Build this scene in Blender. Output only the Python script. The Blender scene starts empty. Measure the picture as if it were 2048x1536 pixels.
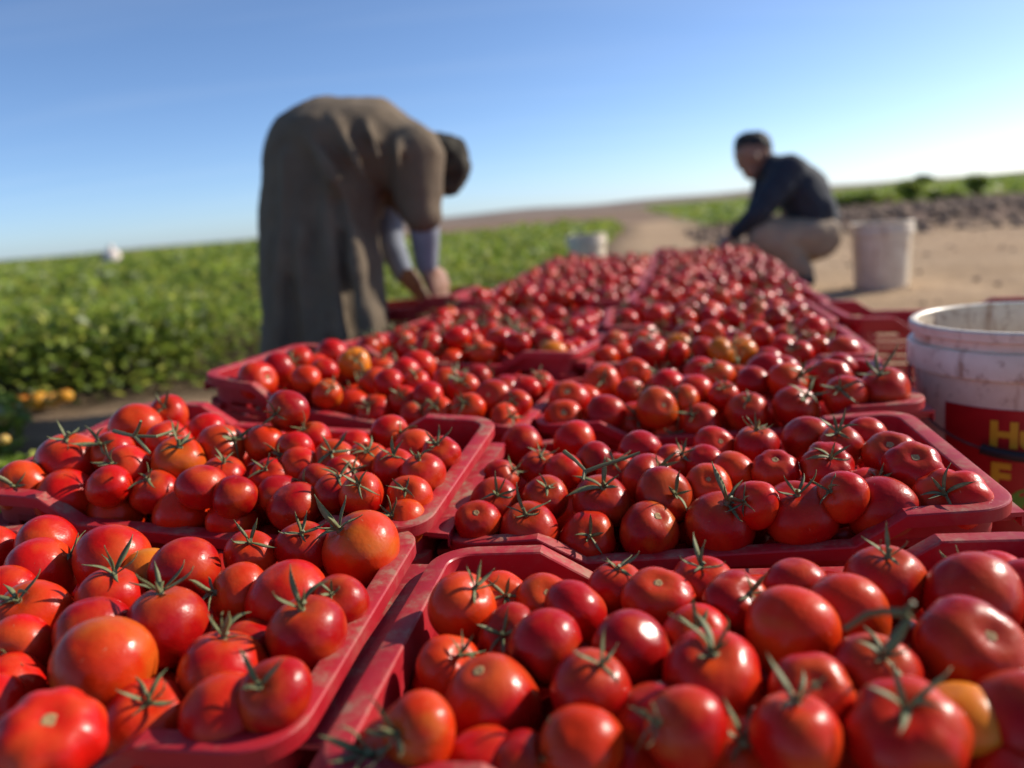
import bpy, bmesh, math, random
import numpy as np
from mathutils import Vector, Matrix
R_ = math.radians
rng = np.random.default_rng(7)
random.seed(7)
scene = bpy.context.scene
COL = scene.collection

# ------------------------------------------------------------------ camera
CAMH = 0.62
F_PX = 1553.4
CAMR = np.array([[0.99619, 0.08716, 0.0], [-0.01825, 0.20865, -0.97782], [-0.08522, 0.9741, 0.20945]])
CAMP = np.array([0, 0, CAMH])
camd = bpy.data.cameras.new('camera')
cam = bpy.data.objects.new('camera', camd)
COL.objects.link(cam)
m4 = Matrix([list(CAMR[i]) + [float(CAMP[i])] for i in range(3)] + [[0, 0, 0, 1]])
cam.matrix_world = m4
camd.sensor_width = 36
camd.lens = F_PX / 2048 * 36
camd.clip_start = 0.02
camd.clip_end = 9000
camd.dof.use_dof = True
camd.dof.focus_distance = 0.66
camd.dof.aperture_fstop = 2.8
scene.camera = cam

# ------------------------------------------------------------------ light
SUN_EL, SUN_AZ = 31.0, 69.0          # azimuth measured from +Y towards +X
w = bpy.data.worlds.new('World')
scene.world = w
w.use_nodes = True
nt = w.node_tree
sky = nt.nodes.new('ShaderNodeTexSky')
sky.sky_type = 'NISHITA'
sky.sun_disc = False
sky.sun_elevation = R_(SUN_EL)
sky.sun_rotation = R_(SUN_AZ)
sky.air_density = 0.6
sky.dust_density = 0.5
sky.ozone_density = 4.6
bg = nt.nodes['Background']
bg.inputs['Strength'].default_value = 0.14
# faint high cirrus streaks all over the sky
tcw = nt.nodes.new('ShaderNodeTexCoord'); spw = nt.nodes.new('ShaderNodeSeparateXYZ'); nt.links.new(tcw.outputs['Generated'], spw.inputs[0])
def wm(op, a, b):
    q = nt.nodes.new('ShaderNodeMath'); q.operation = op
    for i_, v_ in enumerate((a, b)):
        if hasattr(v_, 'is_linked'): nt.links.new(v_, q.inputs[i_])
        else: q.inputs[i_].default_value = v_
    return q.outputs[0]
den = wm('ADD', wm('MAXIMUM', spw.outputs[2], 0.0), .12)
cbw = nt.nodes.new('ShaderNodeCombineXYZ')
nt.links.new(wm('MULTIPLY', wm('DIVIDE', spw.outputs[0], den), .35), cbw.inputs[0]); nt.links.new(wm('MULTIPLY', wm('DIVIDE', spw.outputs[1], den), 2.2), cbw.inputs[1])
cn = nt.nodes.new('ShaderNodeTexNoise'); cn.inputs['Scale'].default_value = 1.3; cn.inputs['Detail'].default_value = 5; cn.inputs['Roughness'].default_value = .55
nt.links.new(cbw.outputs[0], cn.inputs['Vector'])
mrw = nt.nodes.new('ShaderNodeMapRange'); mrw.inputs[1].default_value = .48; mrw.inputs[2].default_value = .78; mrw.inputs[3].default_value = 0; mrw.inputs[4].default_value = .05
nt.links.new(cn.outputs[0], mrw.inputs[0])
mxw = nt.nodes.new('ShaderNodeMix'); mxw.data_type = 'RGBA'; nt.links.new(mrw.outputs[0], mxw.inputs[0]); nt.links.new(sky.outputs[0], mxw.inputs[6]); mxw.inputs[7].default_value = (5.6, 6.0, 6.4, 1)
nt.links.new(mxw.outputs[2], bg.inputs[0])
sund = bpy.data.lights.new('sun', 'SUN')
sund.energy = 4.9
sund.angle = R_(0.53)
sund.color = (1.0, 0.91, 0.78)
sun = bpy.data.objects.new('sun', sund)
COL.objects.link(sun)
sd = Vector((math.cos(R_(SUN_EL)) * math.sin(R_(SUN_AZ)), math.cos(R_(SUN_EL)) * math.cos(R_(SUN_AZ)), math.sin(R_(SUN_EL))))
sun.rotation_euler = sd.to_track_quat('Z', 'Y').to_euler()
sun.location = (4, 2, 6)
vs = scene.view_settings
vs.view_transform = 'Standard'
vs.look = 'None'
vs.exposure = 0.3
vs.gamma = 1
vs.use_curve_mapping = False
scene.cycles.use_denoising = True
scene.cycles.max_bounces = 8
scene.cycles.diffuse_bounces = 3

# ------------------------------------------------------------------ helpers
def ray(px, py):
    d = CAMR @ np.array([(px - 1024) / F_PX, (768 - py) / F_PX, -1.0])
    return d                                   # unit depth along the optical axis

def at(px, py, Z):
    return CAMP + ray(px, py) * Z

def proj(P):
    c = (np.asarray(P) - CAMP) @ CAMR
    return np.stack([1024 + F_PX * c[..., 0] / -c[..., 2], 768 - F_PX * c[..., 1] / -c[..., 2], -c[..., 2]], -1)

def tag(o, label=None, cat=None, group=None, kind=None):
    if label: o['label'] = label
    if cat: o['category'] = cat
    if group: o['group'] = group
    if kind: o['kind'] = kind
    return o

def empty(name, loc, mat=None):
    o = bpy.data.objects.new(name, None)
    o.empty_display_size = 0.05
    COL.objects.link(o)
    if mat is not None: o.matrix_world = mat
    else: o.location = loc
    return o

def mesh_obj(name, me, parent=None, mat=None):
    o = bpy.data.objects.new(name, me)
    COL.objects.link(o)
    if mat is not None and not me.materials: me.materials.append(mat)
    if parent is not None: o.parent = parent
    return o

def mk_mesh(name, v, f, smooth=True, sharp=None):
    me = bpy.data.meshes.new(name)
    me.from_pydata([tuple(map(float, p)) for p in v], [], [tuple(map(int, q)) for q in f])
    if smooth:
        me.polygons.foreach_set('use_smooth', [True] * len(me.polygons))
        if sharp: me.set_sharp_from_angle(angle=R_(sharp))
    me.update()
    return me

def big_mesh(name, V, Q, colors=None, smooth=False):
    """fast quad mesh from numpy arrays"""
    me = bpy.data.meshes.new(name)
    V = np.asarray(V, np.float32); Q = np.asarray(Q, np.int32)
    k = Q.shape[1]
    me.vertices.add(len(V)); me.vertices.foreach_set('co', V.ravel())
    me.loops.add(Q.size); me.loops.foreach_set('vertex_index', Q.ravel())
    me.polygons.add(len(Q))
    me.polygons.foreach_set('loop_start', np.arange(0, Q.size, k, dtype=np.int32))
    me.polygons.foreach_set('loop_total', np.full(len(Q), k, np.int32))
    if smooth: me.polygons.foreach_set('use_smooth', np.ones(len(Q), bool))
    if colors is not None:
        a = me.color_attributes.new('tint', 'FLOAT_COLOR', 'POINT')
        c = np.ones((len(V), 4), np.float32); c[:, :3] = colors
        a.data.foreach_set('color', c.ravel())
    me.update(calc_edges=True)
    me.validate()
    return me

class MB:
    def __init__(self): self.v = []; self.f = []
    def add(self, v, f):
        n = len(self.v); self.v += [tuple(p) for p in v]; self.f += [tuple(i + n for i in q) for q in f]
    def box(self, x0, x1, y0, y1, z0, z1):
        v = [(x, y, z) for z in (z0, z1) for y in (y0, y1) for x in (x0, x1)]
        self.add(v, [(0, 2, 3, 1), (4, 5, 7, 6), (0, 1, 5, 4), (2, 6, 7, 3), (0, 4, 6, 2), (1, 3, 7, 5)])
    def tube(self, pts, rad, n=8, cap=True):
        pts = [Vector(p) for p in pts]
        if not hasattr(rad, '__len__'): rad = [rad] * len(pts)
        base = len(self.v); up = None
        for i, p in enumerate(pts):
            t = (pts[min(i + 1, len(pts) - 1)] - pts[max(i - 1, 0)]).normalized()
            if up is None:
                a = Vector((0, 0, 1)) if abs(t.z) < .9 else Vector((1, 0, 0)); up = (a - t * a.dot(t)).normalized()
            up = (up - t * up.dot(t)).normalized(); s = t.cross(up)
            for k in range(n):
                an = 2 * math.pi * k / n
                self.v.append(tuple(p + (up * math.cos(an) + s * math.sin(an)) * rad[i]))
        for i in range(len(pts) - 1):
            for k in range(n):
                a = base + i * n + k; b = base + i * n + (k + 1) % n
                self.f.append((a, b, b + n, a + n))
        if cap:
            self.f.append(tuple(base + k for k in range(n))[::-1]); e = base + (len(pts) - 1) * n
            self.f.append(tuple(e + k for k in range(n)))
    def lathe(self, prof, n=48, a0=0, a1=2 * math.pi):
        full = abs(a1 - a0 - 2 * math.pi) < 1e-6; m = n if full else n + 1
        base = len(self.v)
        for r, z in prof:
            for k in range(m):
                a = a0 + (a1 - a0) * k / n
                self.v.append((r * math.cos(a), r * math.sin(a), z))
        for i in range(len(prof) - 1):
            for k in range(n):
                a = base + i * m + k; b = base + i * m + (k + 1) % m
                self.f.append((a, b, b + m, a + m))
    def capsule(self, p0, r0, p1=None, r1=None, n=14):
        p0 = Vector(p0)
        if p1 is None: p1 = p0 + Vector((0, 0, 1e-3)); r1 = r0
        p1 = Vector(p1)
        if r1 is None: r1 = r0
        ax = (p1 - p0); L = ax.length; ax.normalize()
        a = Vector((0, 0, 1)) if abs(ax.z) < .9 else Vector((1, 0, 0))
        u = (a - ax * a.dot(ax)).normalized(); s = ax.cross(u)
        rings = []
        for i in range(1, 6):
            th = math.pi / 2 * (1 - i / 5.0); rings.append((-math.sin(th) * r0, math.cos(th) * r0))
        for i in range(5):
            th = math.pi / 2 * i / 5.0; rings.append((L + math.sin(th) * r1, math.cos(th) * r1))
        base = len(self.v)
        self.v.append(tuple(p0 - ax * r0))
        for h, r in rings:
            for k in range(n):
                an = 2 * math.pi * k / n
                self.v.append(tuple(p0 + ax * h + (u * math.cos(an) + s * math.sin(an)) * r))
        self.v.append(tuple(p1 + ax * r1)); top = len(self.v) - 1
        for k in range(n): self.f.append((base, base + 1 + (k + 1) % n, base + 1 + k))
        for i in range(len(rings) - 1):
            for k in range(n):
                x = base + 1 + i * n + k; y = base + 1 + i * n + (k + 1) % n
                self.f.append((x, y, y + n, x + n))
        e = base + 1 + (len(rings) - 1) * n
        for k in range(n): self.f.append((e + k, e + (k + 1) % n, top))
    def mesh(self, name, smooth=True, sharp=35): return mk_mesh(name, self.v, self.f, smooth, sharp)
    def build(self, name, mat, parent=None, smooth=True, sharp=35):
        me = self.mesh(name, smooth, sharp); me.materials.append(mat)
        return mesh_obj(name, me, parent)

# ------------------------------------------------------------------ materials
def new_mat(name):
    m = bpy.data.materials.new(name); m.use_nodes = True
    n = m.node_tree; b = n.nodes['Principled BSDF']
    return m, n, b

def N(n, t, **kw):
    x = n.nodes.new(t)
    for k, v in kw.items():
        if k in ('blend_type', 'data_type', 'operation', 'attribute_name', 'feature', 'noise_dimensions', 'layer_name', 'musgrave_type'): setattr(x, k, v)
        else: x.inputs[k].default_value = v
    return x

def noise(n, scale, detail=3, rough=.55, vec=None):
    x = n.nodes.new('ShaderNodeTexNoise'); x.inputs['Scale'].default_value = scale; x.inputs['Detail'].default_value = detail; x.inputs['Roughness'].default_value = rough
    if vec is not None: n.links.new(vec, x.inputs['Vector'])
    return x

def ramp(n, src, stops):
    r = n.nodes.new('ShaderNodeValToRGB'); e = r.color_ramp.elements
    e[0].position, e[1].position = stops[0][0], stops[-1][0]
    def c4(c): return (c, c, c, 1) if not hasattr(c, '__len__') else (*c, 1)
    e[0].color = c4(stops[0][1]); e[1].color = c4(stops[-1][1])
    for p, c in stops[1:-1]:
        q = e.new(p); q.color = c4(c)
    n.links.new(src, r.inputs[0]); return r

def mix(n, fac, a, b, bt='MIX'):
    x = n.nodes.new('ShaderNodeMix'); x.data_type = 'RGBA'; x.blend_type = bt
    for s, k in ((fac, 0), (a, 6), (b, 7)):
        if hasattr(s, 'is_linked'): n.links.new(s, x.inputs[k])
        elif hasattr(s, '__len__'): x.inputs[k].default_value = (*s, 1)
        else: x.inputs[k].default_value = s
    return x.outputs[2]

def bump(n, b, src, strength, dist):
    x = n.nodes.new('ShaderNodeBump'); x.inputs['Strength'].default_value = strength; x.inputs['Distance'].default_value = dist
    n.links.new(src, x.inputs['Height']); n.links.new(x.outputs[0], b.inputs['Normal'])

def translucent(n, b, amount, colsock):
    out = n.nodes['Material Output']
    t = n.nodes.new('ShaderNodeBsdfTranslucent'); ms = n.nodes.new('ShaderNodeMixShader')
    ms.inputs[0].default_value = amount
    if hasattr(colsock, 'is_linked'): n.links.new(colsock, t.inputs[0])
    else: t.inputs[0].default_value = (*colsock, 1)
    n.links.new(b.outputs[0], ms.inputs[1]); n.links.new(t.outputs[0], ms.inputs[2]); n.links.new(ms.outputs[0], out.inputs[0])

def tomato_mat(name, stuff=False):
    m, n, b = new_mat(name)
    tc = n.nodes.new('ShaderNodeTexCoord')
    if stuff:
        a = n.nodes.new('ShaderNodeAttribute'); a.attribute_name = 'tint'; base = a.outputs['Color']; vec = tc.outputs['Object']; rnd = None
        noi = noise(n, 18, 3, .5, vec)
        base = mix(n, ramp(n, noi.outputs[0], [(.4, 0), (.75, .35)]).outputs[0], base, (.5, .05, .012))
        sc = 1.0
    else:
        oi = n.nodes.new('ShaderNodeObjectInfo'); base = oi.outputs['Color']
        add = n.nodes.new('ShaderNodeVectorMath'); add.operation = 'ADD'
        comb = n.nodes.new('ShaderNodeMath'); comb.operation = 'MULTIPLY'; comb.inputs[1].default_value = 97.0
        n.links.new(oi.outputs['Random'], comb.inputs[0])
        n.links.new(tc.outputs['Object'], add.inputs[0]); n.links.new(comb.outputs[0], add.inputs[1])
        vec = add.outputs[0]
        # unripe mottling (unit-radius object space, stem at +z)
        noi = noise(n, .9, 2, .5, vec)
        f1 = ramp(n, noi.outputs[0], [(.46, 0), (.74, .65)])
        base = mix(n, f1.outputs[0], base, (.60, .085, .012))
        # paler shoulder close to the stem
        sep = n.nodes.new('ShaderNodeSeparateXYZ'); n.links.new(tc.outputs['Object'], sep.inputs[0])
        mul = n.nodes.new('ShaderNodeMath'); mul.operation = 'ADD'
        nn = noise(n, 2.2, 4, .6, vec); n.links.new(sep.outputs[2], mul.inputs[0])
        sub = n.nodes.new('ShaderNodeMath'); sub.operation = 'MULTIPLY_ADD'; sub.inputs[1].default_value = .55; sub.inputs[2].default_value = -.28
        n.links.new(nn.outputs[0], sub.inputs[0]); n.links.new(sub.outputs[0], mul.inputs[1])
        f2 = ramp(n, mul.outputs[0], [(.55, 0), (.98, .40)])
        base = mix(n, f2.outputs[0], base, (.55, .11, .02))
        # alpha of the object colour says how strong the yellow-green patch is
        f3 = n.nodes.new('ShaderNodeMath'); f3.operation = 'MULTIPLY'
        n3 = noise(n, .8, 2, .5, vec)
        r3 = ramp(n, n3.outputs[0], [(.50, 0), (.62, 1)])
        inv = n.nodes.new('ShaderNodeMath'); inv.operation = 'SUBTRACT'; inv.inputs[0].default_value = 1.0
        n.links.new(oi.outputs['Alpha'], inv.inputs[1])
        n.links.new(r3.outputs[0], f3.inputs[0]); n.links.new(inv.outputs[0], f3.inputs[1])
        base = mix(n, f3.outputs[0], base, (.50, .19, .018))
        # dust film and specks
        nd = noise(n, 2.3, 5, .65, vec)
        fd = ramp(n, nd.outputs[0], [(.58, 0), (.82, .13)])
        base = mix(n, fd.outputs[0], base, (.42, .13, .075))
        vo = n.nodes.new('ShaderNodeTexVoronoi'); vo.inputs['Scale'].default_value = 7.5; n.links.new(vec, vo.inputs['Vector'])
        fs = ramp(n, vo.outputs['Distance'], [(.035, .55), (.075, 0)])
        nm = noise(n, 1.4, 2, .5, vec); fm = ramp(n, nm.outputs[0], [(.5, 0), (.62, 1)])
        pm = n.nodes.new('ShaderNodeMath'); pm.operation = 'MULTIPLY'; n.links.new(fs.outputs[0], pm.inputs[0]); n.links.new(fm.outputs[0], pm.inputs[1])
        base = mix(n, pm.outputs[0], base, (.62, .40, .26))
        # a few corky scratches
        vs_ = n.nodes.new('ShaderNodeMapping'); vs_.inputs['Scale'].default_value = (1.0, 5.0, 1.0); n.links.new(vec, vs_.inputs[0])
        v2 = n.nodes.new('ShaderNodeTexVoronoi'); v2.inputs['Scale'].default_value = 1.1; n.links.new(vs_.outputs[0], v2.inputs['Vector'])
        f5 = ramp(n, v2.outputs['Distance'], [(.02, .5), (.07, 0)])
        base = mix(n, f5.outputs[0], base, (.45, .30, .16))
        rr = ramp(n, nd.outputs[0], [(.35, .26), (.75, .38)])
        n.links.new(rr.outputs[0], b.inputs['Roughness'])
        nb = noise(n, 3.2, 3, .5, vec)
        bump(n, b, nb.outputs[0], .05, .03)
    n.links.new(base, b.inputs['Base Color'])
    if stuff: b.inputs['Roughness'].default_value = .3
    b.inputs['Specular IOR Level'].default_value = .26
    b.inputs['Subsurface Weight'].default_value = .06
    b.inputs['Subsurface Radius'].default_value = (.012, .002, .001)
    b.inputs['Subsurface Scale'].default_value = 1.0 if stuff else .25
    return m

def leafy_mat(name, col, col2, scale, trans=.25, rough=.6):
    m, n, b = new_mat(name)
    tc = n.nodes.new('ShaderNodeTexCoord'); oi = n.nodes.new('ShaderNodeObjectInfo')
    no = noise(n, scale, 3, .6, tc.outputs['Object'])
    c = mix(n, ramp(n, no.outputs[0], [(.35, 0), (.7, 1)]).outputs[0], col, col2)
    c = mix(n, ramp(n, oi.outputs['Random'], [(0, 0), (1, .6)]).outputs[0], c, tuple(x * .7 for x in col))
    n.links.new(c, b.inputs['Base Color']); b.inputs['Roughness'].default_value = rough
    translucent(n, b, trans, c)
    return m

def plastic_mat(name, col, dust, trans=.18, dustcol=(.37, .24, .155)):
    m, n, b = new_mat(name)
    tc = n.nodes.new('ShaderNodeTexCoord'); ge = n.nodes.new('ShaderNodeNewGeometry')
    P = ge.outputs['Position']
    n1 = noise(n, 9, 3, .5, P)
    c = mix(n, ramp(n, n1.outputs[0], [(.3, 0), (.7, 1)]).outputs[0], col, tuple(x * y for x, y in zip(col, (.78, .85, .95))))
    n2 = noise(n, 30, 7, .74, P)
    sep = n.nodes.new('ShaderNodeSeparateXYZ'); n.links.new(ge.outputs['Normal'], sep.inputs[0])
    up = ramp(n, sep.outputs[2], [(.1, .22), (.9, 1)])
    ma = n.nodes.new('ShaderNodeMath'); ma.operation = 'MULTIPLY'
    dr = ramp(n, n2.outputs[0], [(.46, .04), (.55, .35), (.62, 1)])
    n.links.new(dr.outputs[0], ma.inputs[0]); n.links.new(up.outputs[0], ma.inputs[1])
    mb = n.nodes.new('ShaderNodeMath'); mb.operation = 'MULTIPLY'; mb.inputs[1].default_value = dust; n.links.new(ma.outputs[0], mb.inputs[0])
    c = mix(n, mb.outputs[0], c, dustcol)
    # pale scuffs
    mp = n.nodes.new('ShaderNodeMapping'); mp.inputs['Scale'].default_value = (90, 210, 140); n.links.new(P, mp.inputs[0])
    n4 = noise(n, 1.0, 5, .7, mp.outputs[0])
    c = mix(n, ramp(n, n4.outputs[0], [(.64, 0), (.78, .28)]).outputs[0], c, (.52, .25, .22))
    n.links.new(c, b.inputs['Base Color'])
    n.links.new(ramp(n, n2.outputs[0], [(.35, .36), (.6, .62)]).outputs[0], b.inputs['Roughness'])
    n3 = noise(n, 260, 4, .65, P)
    bump(n, b, n3.outputs[0], .25, .0008)
    translucent(n, b, trans, (.55, .01, .008))
    return m

def plain_mat(name, col, rough=.6, var=.2, scale=30, bumpd=0, bscale=80, metallic=0):
    m, n, b = new_mat(name)
    tc = n.nodes.new('ShaderNodeTexCoord')
    no = noise(n, scale, 4, .6, tc.outputs['Object'])
    c = mix(n, ramp(n, no.outputs[0], [(.3, 0), (.7, 1)]).outputs[0], tuple(x * (1 - var) for x in col), tuple(min(1, x * (1 + var)) for x in col))
    n.links.new(c, b.inputs['Base Color']); b.inputs['Roughness'].default_value = rough; b.inputs['Metallic'].default_value = metallic
    if bumpd:
        nb = noise(n, bscale, 4, .6, tc.outputs['Object']); bump(n, b, nb.outputs[0], .5, bumpd)
    return m

def attr_leaf_mat(name, trans=.3, rough=.55):
    m, n, b = new_mat(name)
    a = n.nodes.new('ShaderNodeAttribute'); a.attribute_name = 'tint'
    n.links.new(a.outputs['Color'], b.inputs['Base Color']); b.inputs['Roughness'].default_value = rough
    b.inputs['Specular IOR Level'].default_value = .35
    translucent(n, b, trans, a.outputs['Color'])
    return m

M_TOM = tomato_mat('tomato_skin')
M_TOMS = tomato_mat('tomato_skin_heap', True)
M_CALYX = leafy_mat('sepal_green', (.19, .215, .085), (.33, .33, .17), 9, .32)
M_STALK = leafy_mat('stalk_green', (.13, .145, .055), (.23, .235, .11), 9, .08)
M_SCAR = plain_mat('corky_scar', (.36, .22, .09), .8, .35, 300, .0006, 500)
M_CRATE = plastic_mat('crate_plastic', (.52, .014, .026), .72)
M_CRATE2 = plastic_mat('crate_plastic_inner', (.46, .011, .020), .5, .24)
M_PAIL = None

# ------------------------------------------------------------------ ground height
YAX = R_(10.0)                                  # the rows and the track run 10 degrees right of +Y
def smooth(a, b, x):
    t = np.clip((x - a) / (b - a), 0, 1); return t * t * (3 - 2 * t)
def gz(x, y):
    x = np.asarray(x, float); y = np.asarray(y, float)
    r = np.hypot(x, y)
    near = -.0456 * np.clip(x, -2.5, .6) + .0168 * np.clip(y, -1, 6)
    wv = 1 - smooth(6, 16, r)
    return near * wv
def field_edge(y):                              # x of the crop's edge (crop lies left of it)
    return np.interp(y, [-5, 1.2, 2.0, 2.3, 2.55, 2.66, 2.85, 3.4, 4.0, 6.0, 12.4, 28, 120, 900], [-1.6, -1.5, -1.5, -1.8, -1.75, -1.45, -.90, -.25, .12, .62, 1.45, 4.4, 21, 160])
def berm_h(x, y):                               # low bank of loose earth along the far side of the track
    u = x * math.cos(YAX) - y * math.sin(YAX)   # across
    v = x * math.sin(YAX) + y * math.cos(YAX)   # along
    d = (np.asarray(u) - 3.6 - .0 * v)
    return .20 * smooth(9.6, 11.0, v) * (1 - smooth(17.0, 19.0, v)) * smooth(.2, 2.2, u - .9)

def build_ground():
    rr = np.concatenate([np.linspace(.05, 6, 90), np.geomspace(6.12, 4000, 110)])
    th = np.linspace(-math.pi, math.pi, 241)[:-1]
    X = rr[:, None] * np.sin(th)[None]; Y = rr[:, None] * np.cos(th)[None]
    Z = gz(X, Y) + berm_h(X, Y)
    # wheel ruts and clods on the track
    u = X * math.cos(YAX) - Y * math.sin(YAX)
    for c in (1.9, 3.4): Z = Z - .025 * np.exp(-((u - c) / .16) ** 2) * (rr[:, None] < 40)
    Z = Z + rng.normal(0, .006, Z.shape) * (rr[:, None] < 14) * (rr[:, None] > .3)
    V = np.stack([X, Y, Z], -1).reshape(-1, 3); V = np.vstack([V, [[0, 0, 0]]])
    nth = len(th); F = []
    i = np.arange(len(rr) - 1)[:, None]; k = np.arange(nth)[None]
    a = i * nth + k; b = i * nth + (k + 1) % nth
    Q = np.stack([a, a + nth, b + nth, b], -1).reshape(-1, 4)
    me = big_mesh('ground', V, Q, smooth=True)
    m, n, bs = new_mat('dry_earth')
    ge = n.nodes.new('ShaderNodeNewGeometry'); P = ge.outputs['Position']
    n1 = noise(n, 1.1, 6, .65, P); n2 = noise(n, 14, 5, .7, P); n3 = noise(n, .22, 3, .5, P)
    c = mix(n, ramp(n, n1.outputs[0], [(.32, 0), (.68, 1)]).outputs[0], (.40, .265, .15), (.50, .35, .215))
    c = mix(n, ramp(n, n2.outputs[0], [(.45, 0), (.7, .75)]).outputs[0], c, (.22, .14, .085))
    c = mix(n, ramp(n, n3.outputs[0], [(.4, 0), (.7, .5)]).outputs[0], c, (.52, .37, .225))
    # darker soil in and beside the crop rows and the bank of loose earth, from a painted mask in the mesh
    at_ = n.nodes.new('ShaderNodeAttribute'); at_.attribute_name = 'tint'
    sp = n.nodes.new('ShaderNodeSeparateColor'); n.links.new(at_.outputs['Color'], sp.inputs[0])
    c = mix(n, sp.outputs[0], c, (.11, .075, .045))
    nbk = noise(n, 2.6, 5, .7, P); bkc = mix(n, ramp(n, nbk.outputs[0], [(.35, 0), (.65, 1)]).outputs[0], (.08, .052, .038), (.22, .14, .10))
    c = mix(n, sp.outputs[1], c, bkc)
    c = mix(n, sp.outputs[2], c, (.085, .115, .03))
    n.links.new(c, bs.inputs['Base Color']); bs.inputs['Roughness'].default_value = .95
    bs.inputs['Specular IOR Level'].default_value = .15
    nb = noise(n, 45, 6, .75, P); bump(n, bs, nb.outputs[0], .6, .02)
    xs, ys = V[:, 0], V[:, 1]; r = np.hypot(xs, ys)
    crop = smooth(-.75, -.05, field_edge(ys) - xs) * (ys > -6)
    uu = xs * math.cos(YAX) - ys * math.sin(YAX); vv = xs * math.sin(YAX) + ys * math.cos(YAX)
    bank = np.clip(berm_h(xs, ys) / .10, 0, 1)
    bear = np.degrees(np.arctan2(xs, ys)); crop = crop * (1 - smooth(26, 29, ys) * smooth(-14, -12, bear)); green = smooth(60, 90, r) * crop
    right = smooth(18.2, 19.2, vv) * smooth(1.0, 2.2, uu)
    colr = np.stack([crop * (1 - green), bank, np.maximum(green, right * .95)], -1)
    far_ = smooth(27, 34, ys) * smooth(-14, -12, bear) * (1 - smooth(1.0, 2.2, uu)); colr[:, 1] = np.maximum(colr[:, 1], .7 * far_)
    colr[r > 330] = (0, .85, .12)
    a = me.color_attributes.new('tint', 'FLOAT_COLOR', 'POINT')
    c4 = np.ones((len(V), 4), np.float32); c4[:, :3] = colr; a.data.foreach_set('color', c4.ravel())
    me.materials.append(m)
    g = mesh_obj('ground', me); tag(g, kind='structure')
    return g
build_ground()

def build_hills():
    th = np.linspace(R_(-75), R_(75), 220)
    base = 820
    h = 7.0 + 2.6 * np.sin(th * 7 + .6) + 1.6 * np.sin(th * 17 + 2) + .8 * np.sin(th * 41)
    h = h * np.interp(np.degrees(th), [-75, -35, -18, -5, 10, 22, 32, 75], [.3, .3, .4, .85, .9, .75, .8, 1.0])
    V = []; prof = [(0, 0), (.25, .5), (.5, .9), (.7, 1.0), (1, .7), (1.4, 0)]
    for s, k in prof:
        r = base + 140 * s
        V.append(np.stack([r * np.sin(th), r * np.cos(th), h * k - .05 + 0 * th], -1))
    V = np.concatenate(V); n = len(th)
    Q = [(i * n + k, i * n + k + 1, (i + 1) * n + k + 1, (i + 1) * n + k) for i in range(len(prof) - 1) for k in range(n - 1)]
    me = big_mesh('hills', V, np.array(Q), smooth=True)
    m, nn, b = new_mat('bare_hill')
    ge = nn.nodes.new('ShaderNodeNewGeometry'); no = noise(nn, .02, 4, .6, ge.outputs['Position'])
    c = mix(nn, ramp(nn, no.outputs[0], [(.35, 0), (.65, 1)]).outputs[0], (.17, .13, .105), (.26, .20, .155))
    nn.links.new(c, b.inputs['Base Color']); b.inputs['Roughness'].default_value = 1
    me.materials.append(m)
    tag(mesh_obj('hills', me), kind='structure')
build_hills()

# ------------------------------------------------------------------ foliage (joined leaves)
def leaf_cloud(P, nrm, size, hue, asp=1.7):
    """P: leaf centres, nrm: rough facing, size: half length. Two quads folded on the midrib."""
    k = len(P)
    t = rng.normal(size=(k, 3)); t -= nrm * (t * nrm).sum(1, keepdims=True); t /= np.linalg.norm(t, axis=1, keepdims=True)
    s = np.cross(nrm, t)
    L = t * size[:, None]; S = s * (size / asp)[:, None]; U = nrm * (size * .35)[:, None]
    v = np.stack([P - L - U * .6, P - S + U * .25, P + L * 1.1 - U * .9, P + S + U * .25, P - U * .15], 1)   # base, side, tip, side, mid
    V = v.reshape(-1, 3); b = np.arange(k)[:, None] * 5
    Q = np.concatenate([b + np.array([[0, 4, 2, 1]]), b + np.array([[0, 3, 2, 4]])])
    C = np.repeat(hue, 5, axis=0)
    return V, Q, C
def rand_nrm(k, upw=.8):
    n = rng.normal(size=(k, 3)); n[:, 2] = np.abs(n[:, 2]) + upw; return n / np.linalg.norm(n, axis=1, keepdims=True)
def leaf_hue(k, yellow=.12, bright=1.0):
    a = rng.random((k, 1)); g = np.array([.080, .122, .020]) * (1 - a) + np.array([.170, .212, .028]) * a
    y = rng.random(k) < yellow
    g[y] = np.array([.23, .24, .04]) * rng.uniform(.7, 1.15, (y.sum(), 1))
    pl = rng.random(k) < .08; g[pl] = np.array([.20, .22, .12])
    return g * rng.uniform(.75, 1.2, (k, 1)) * bright * 1.75

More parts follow.
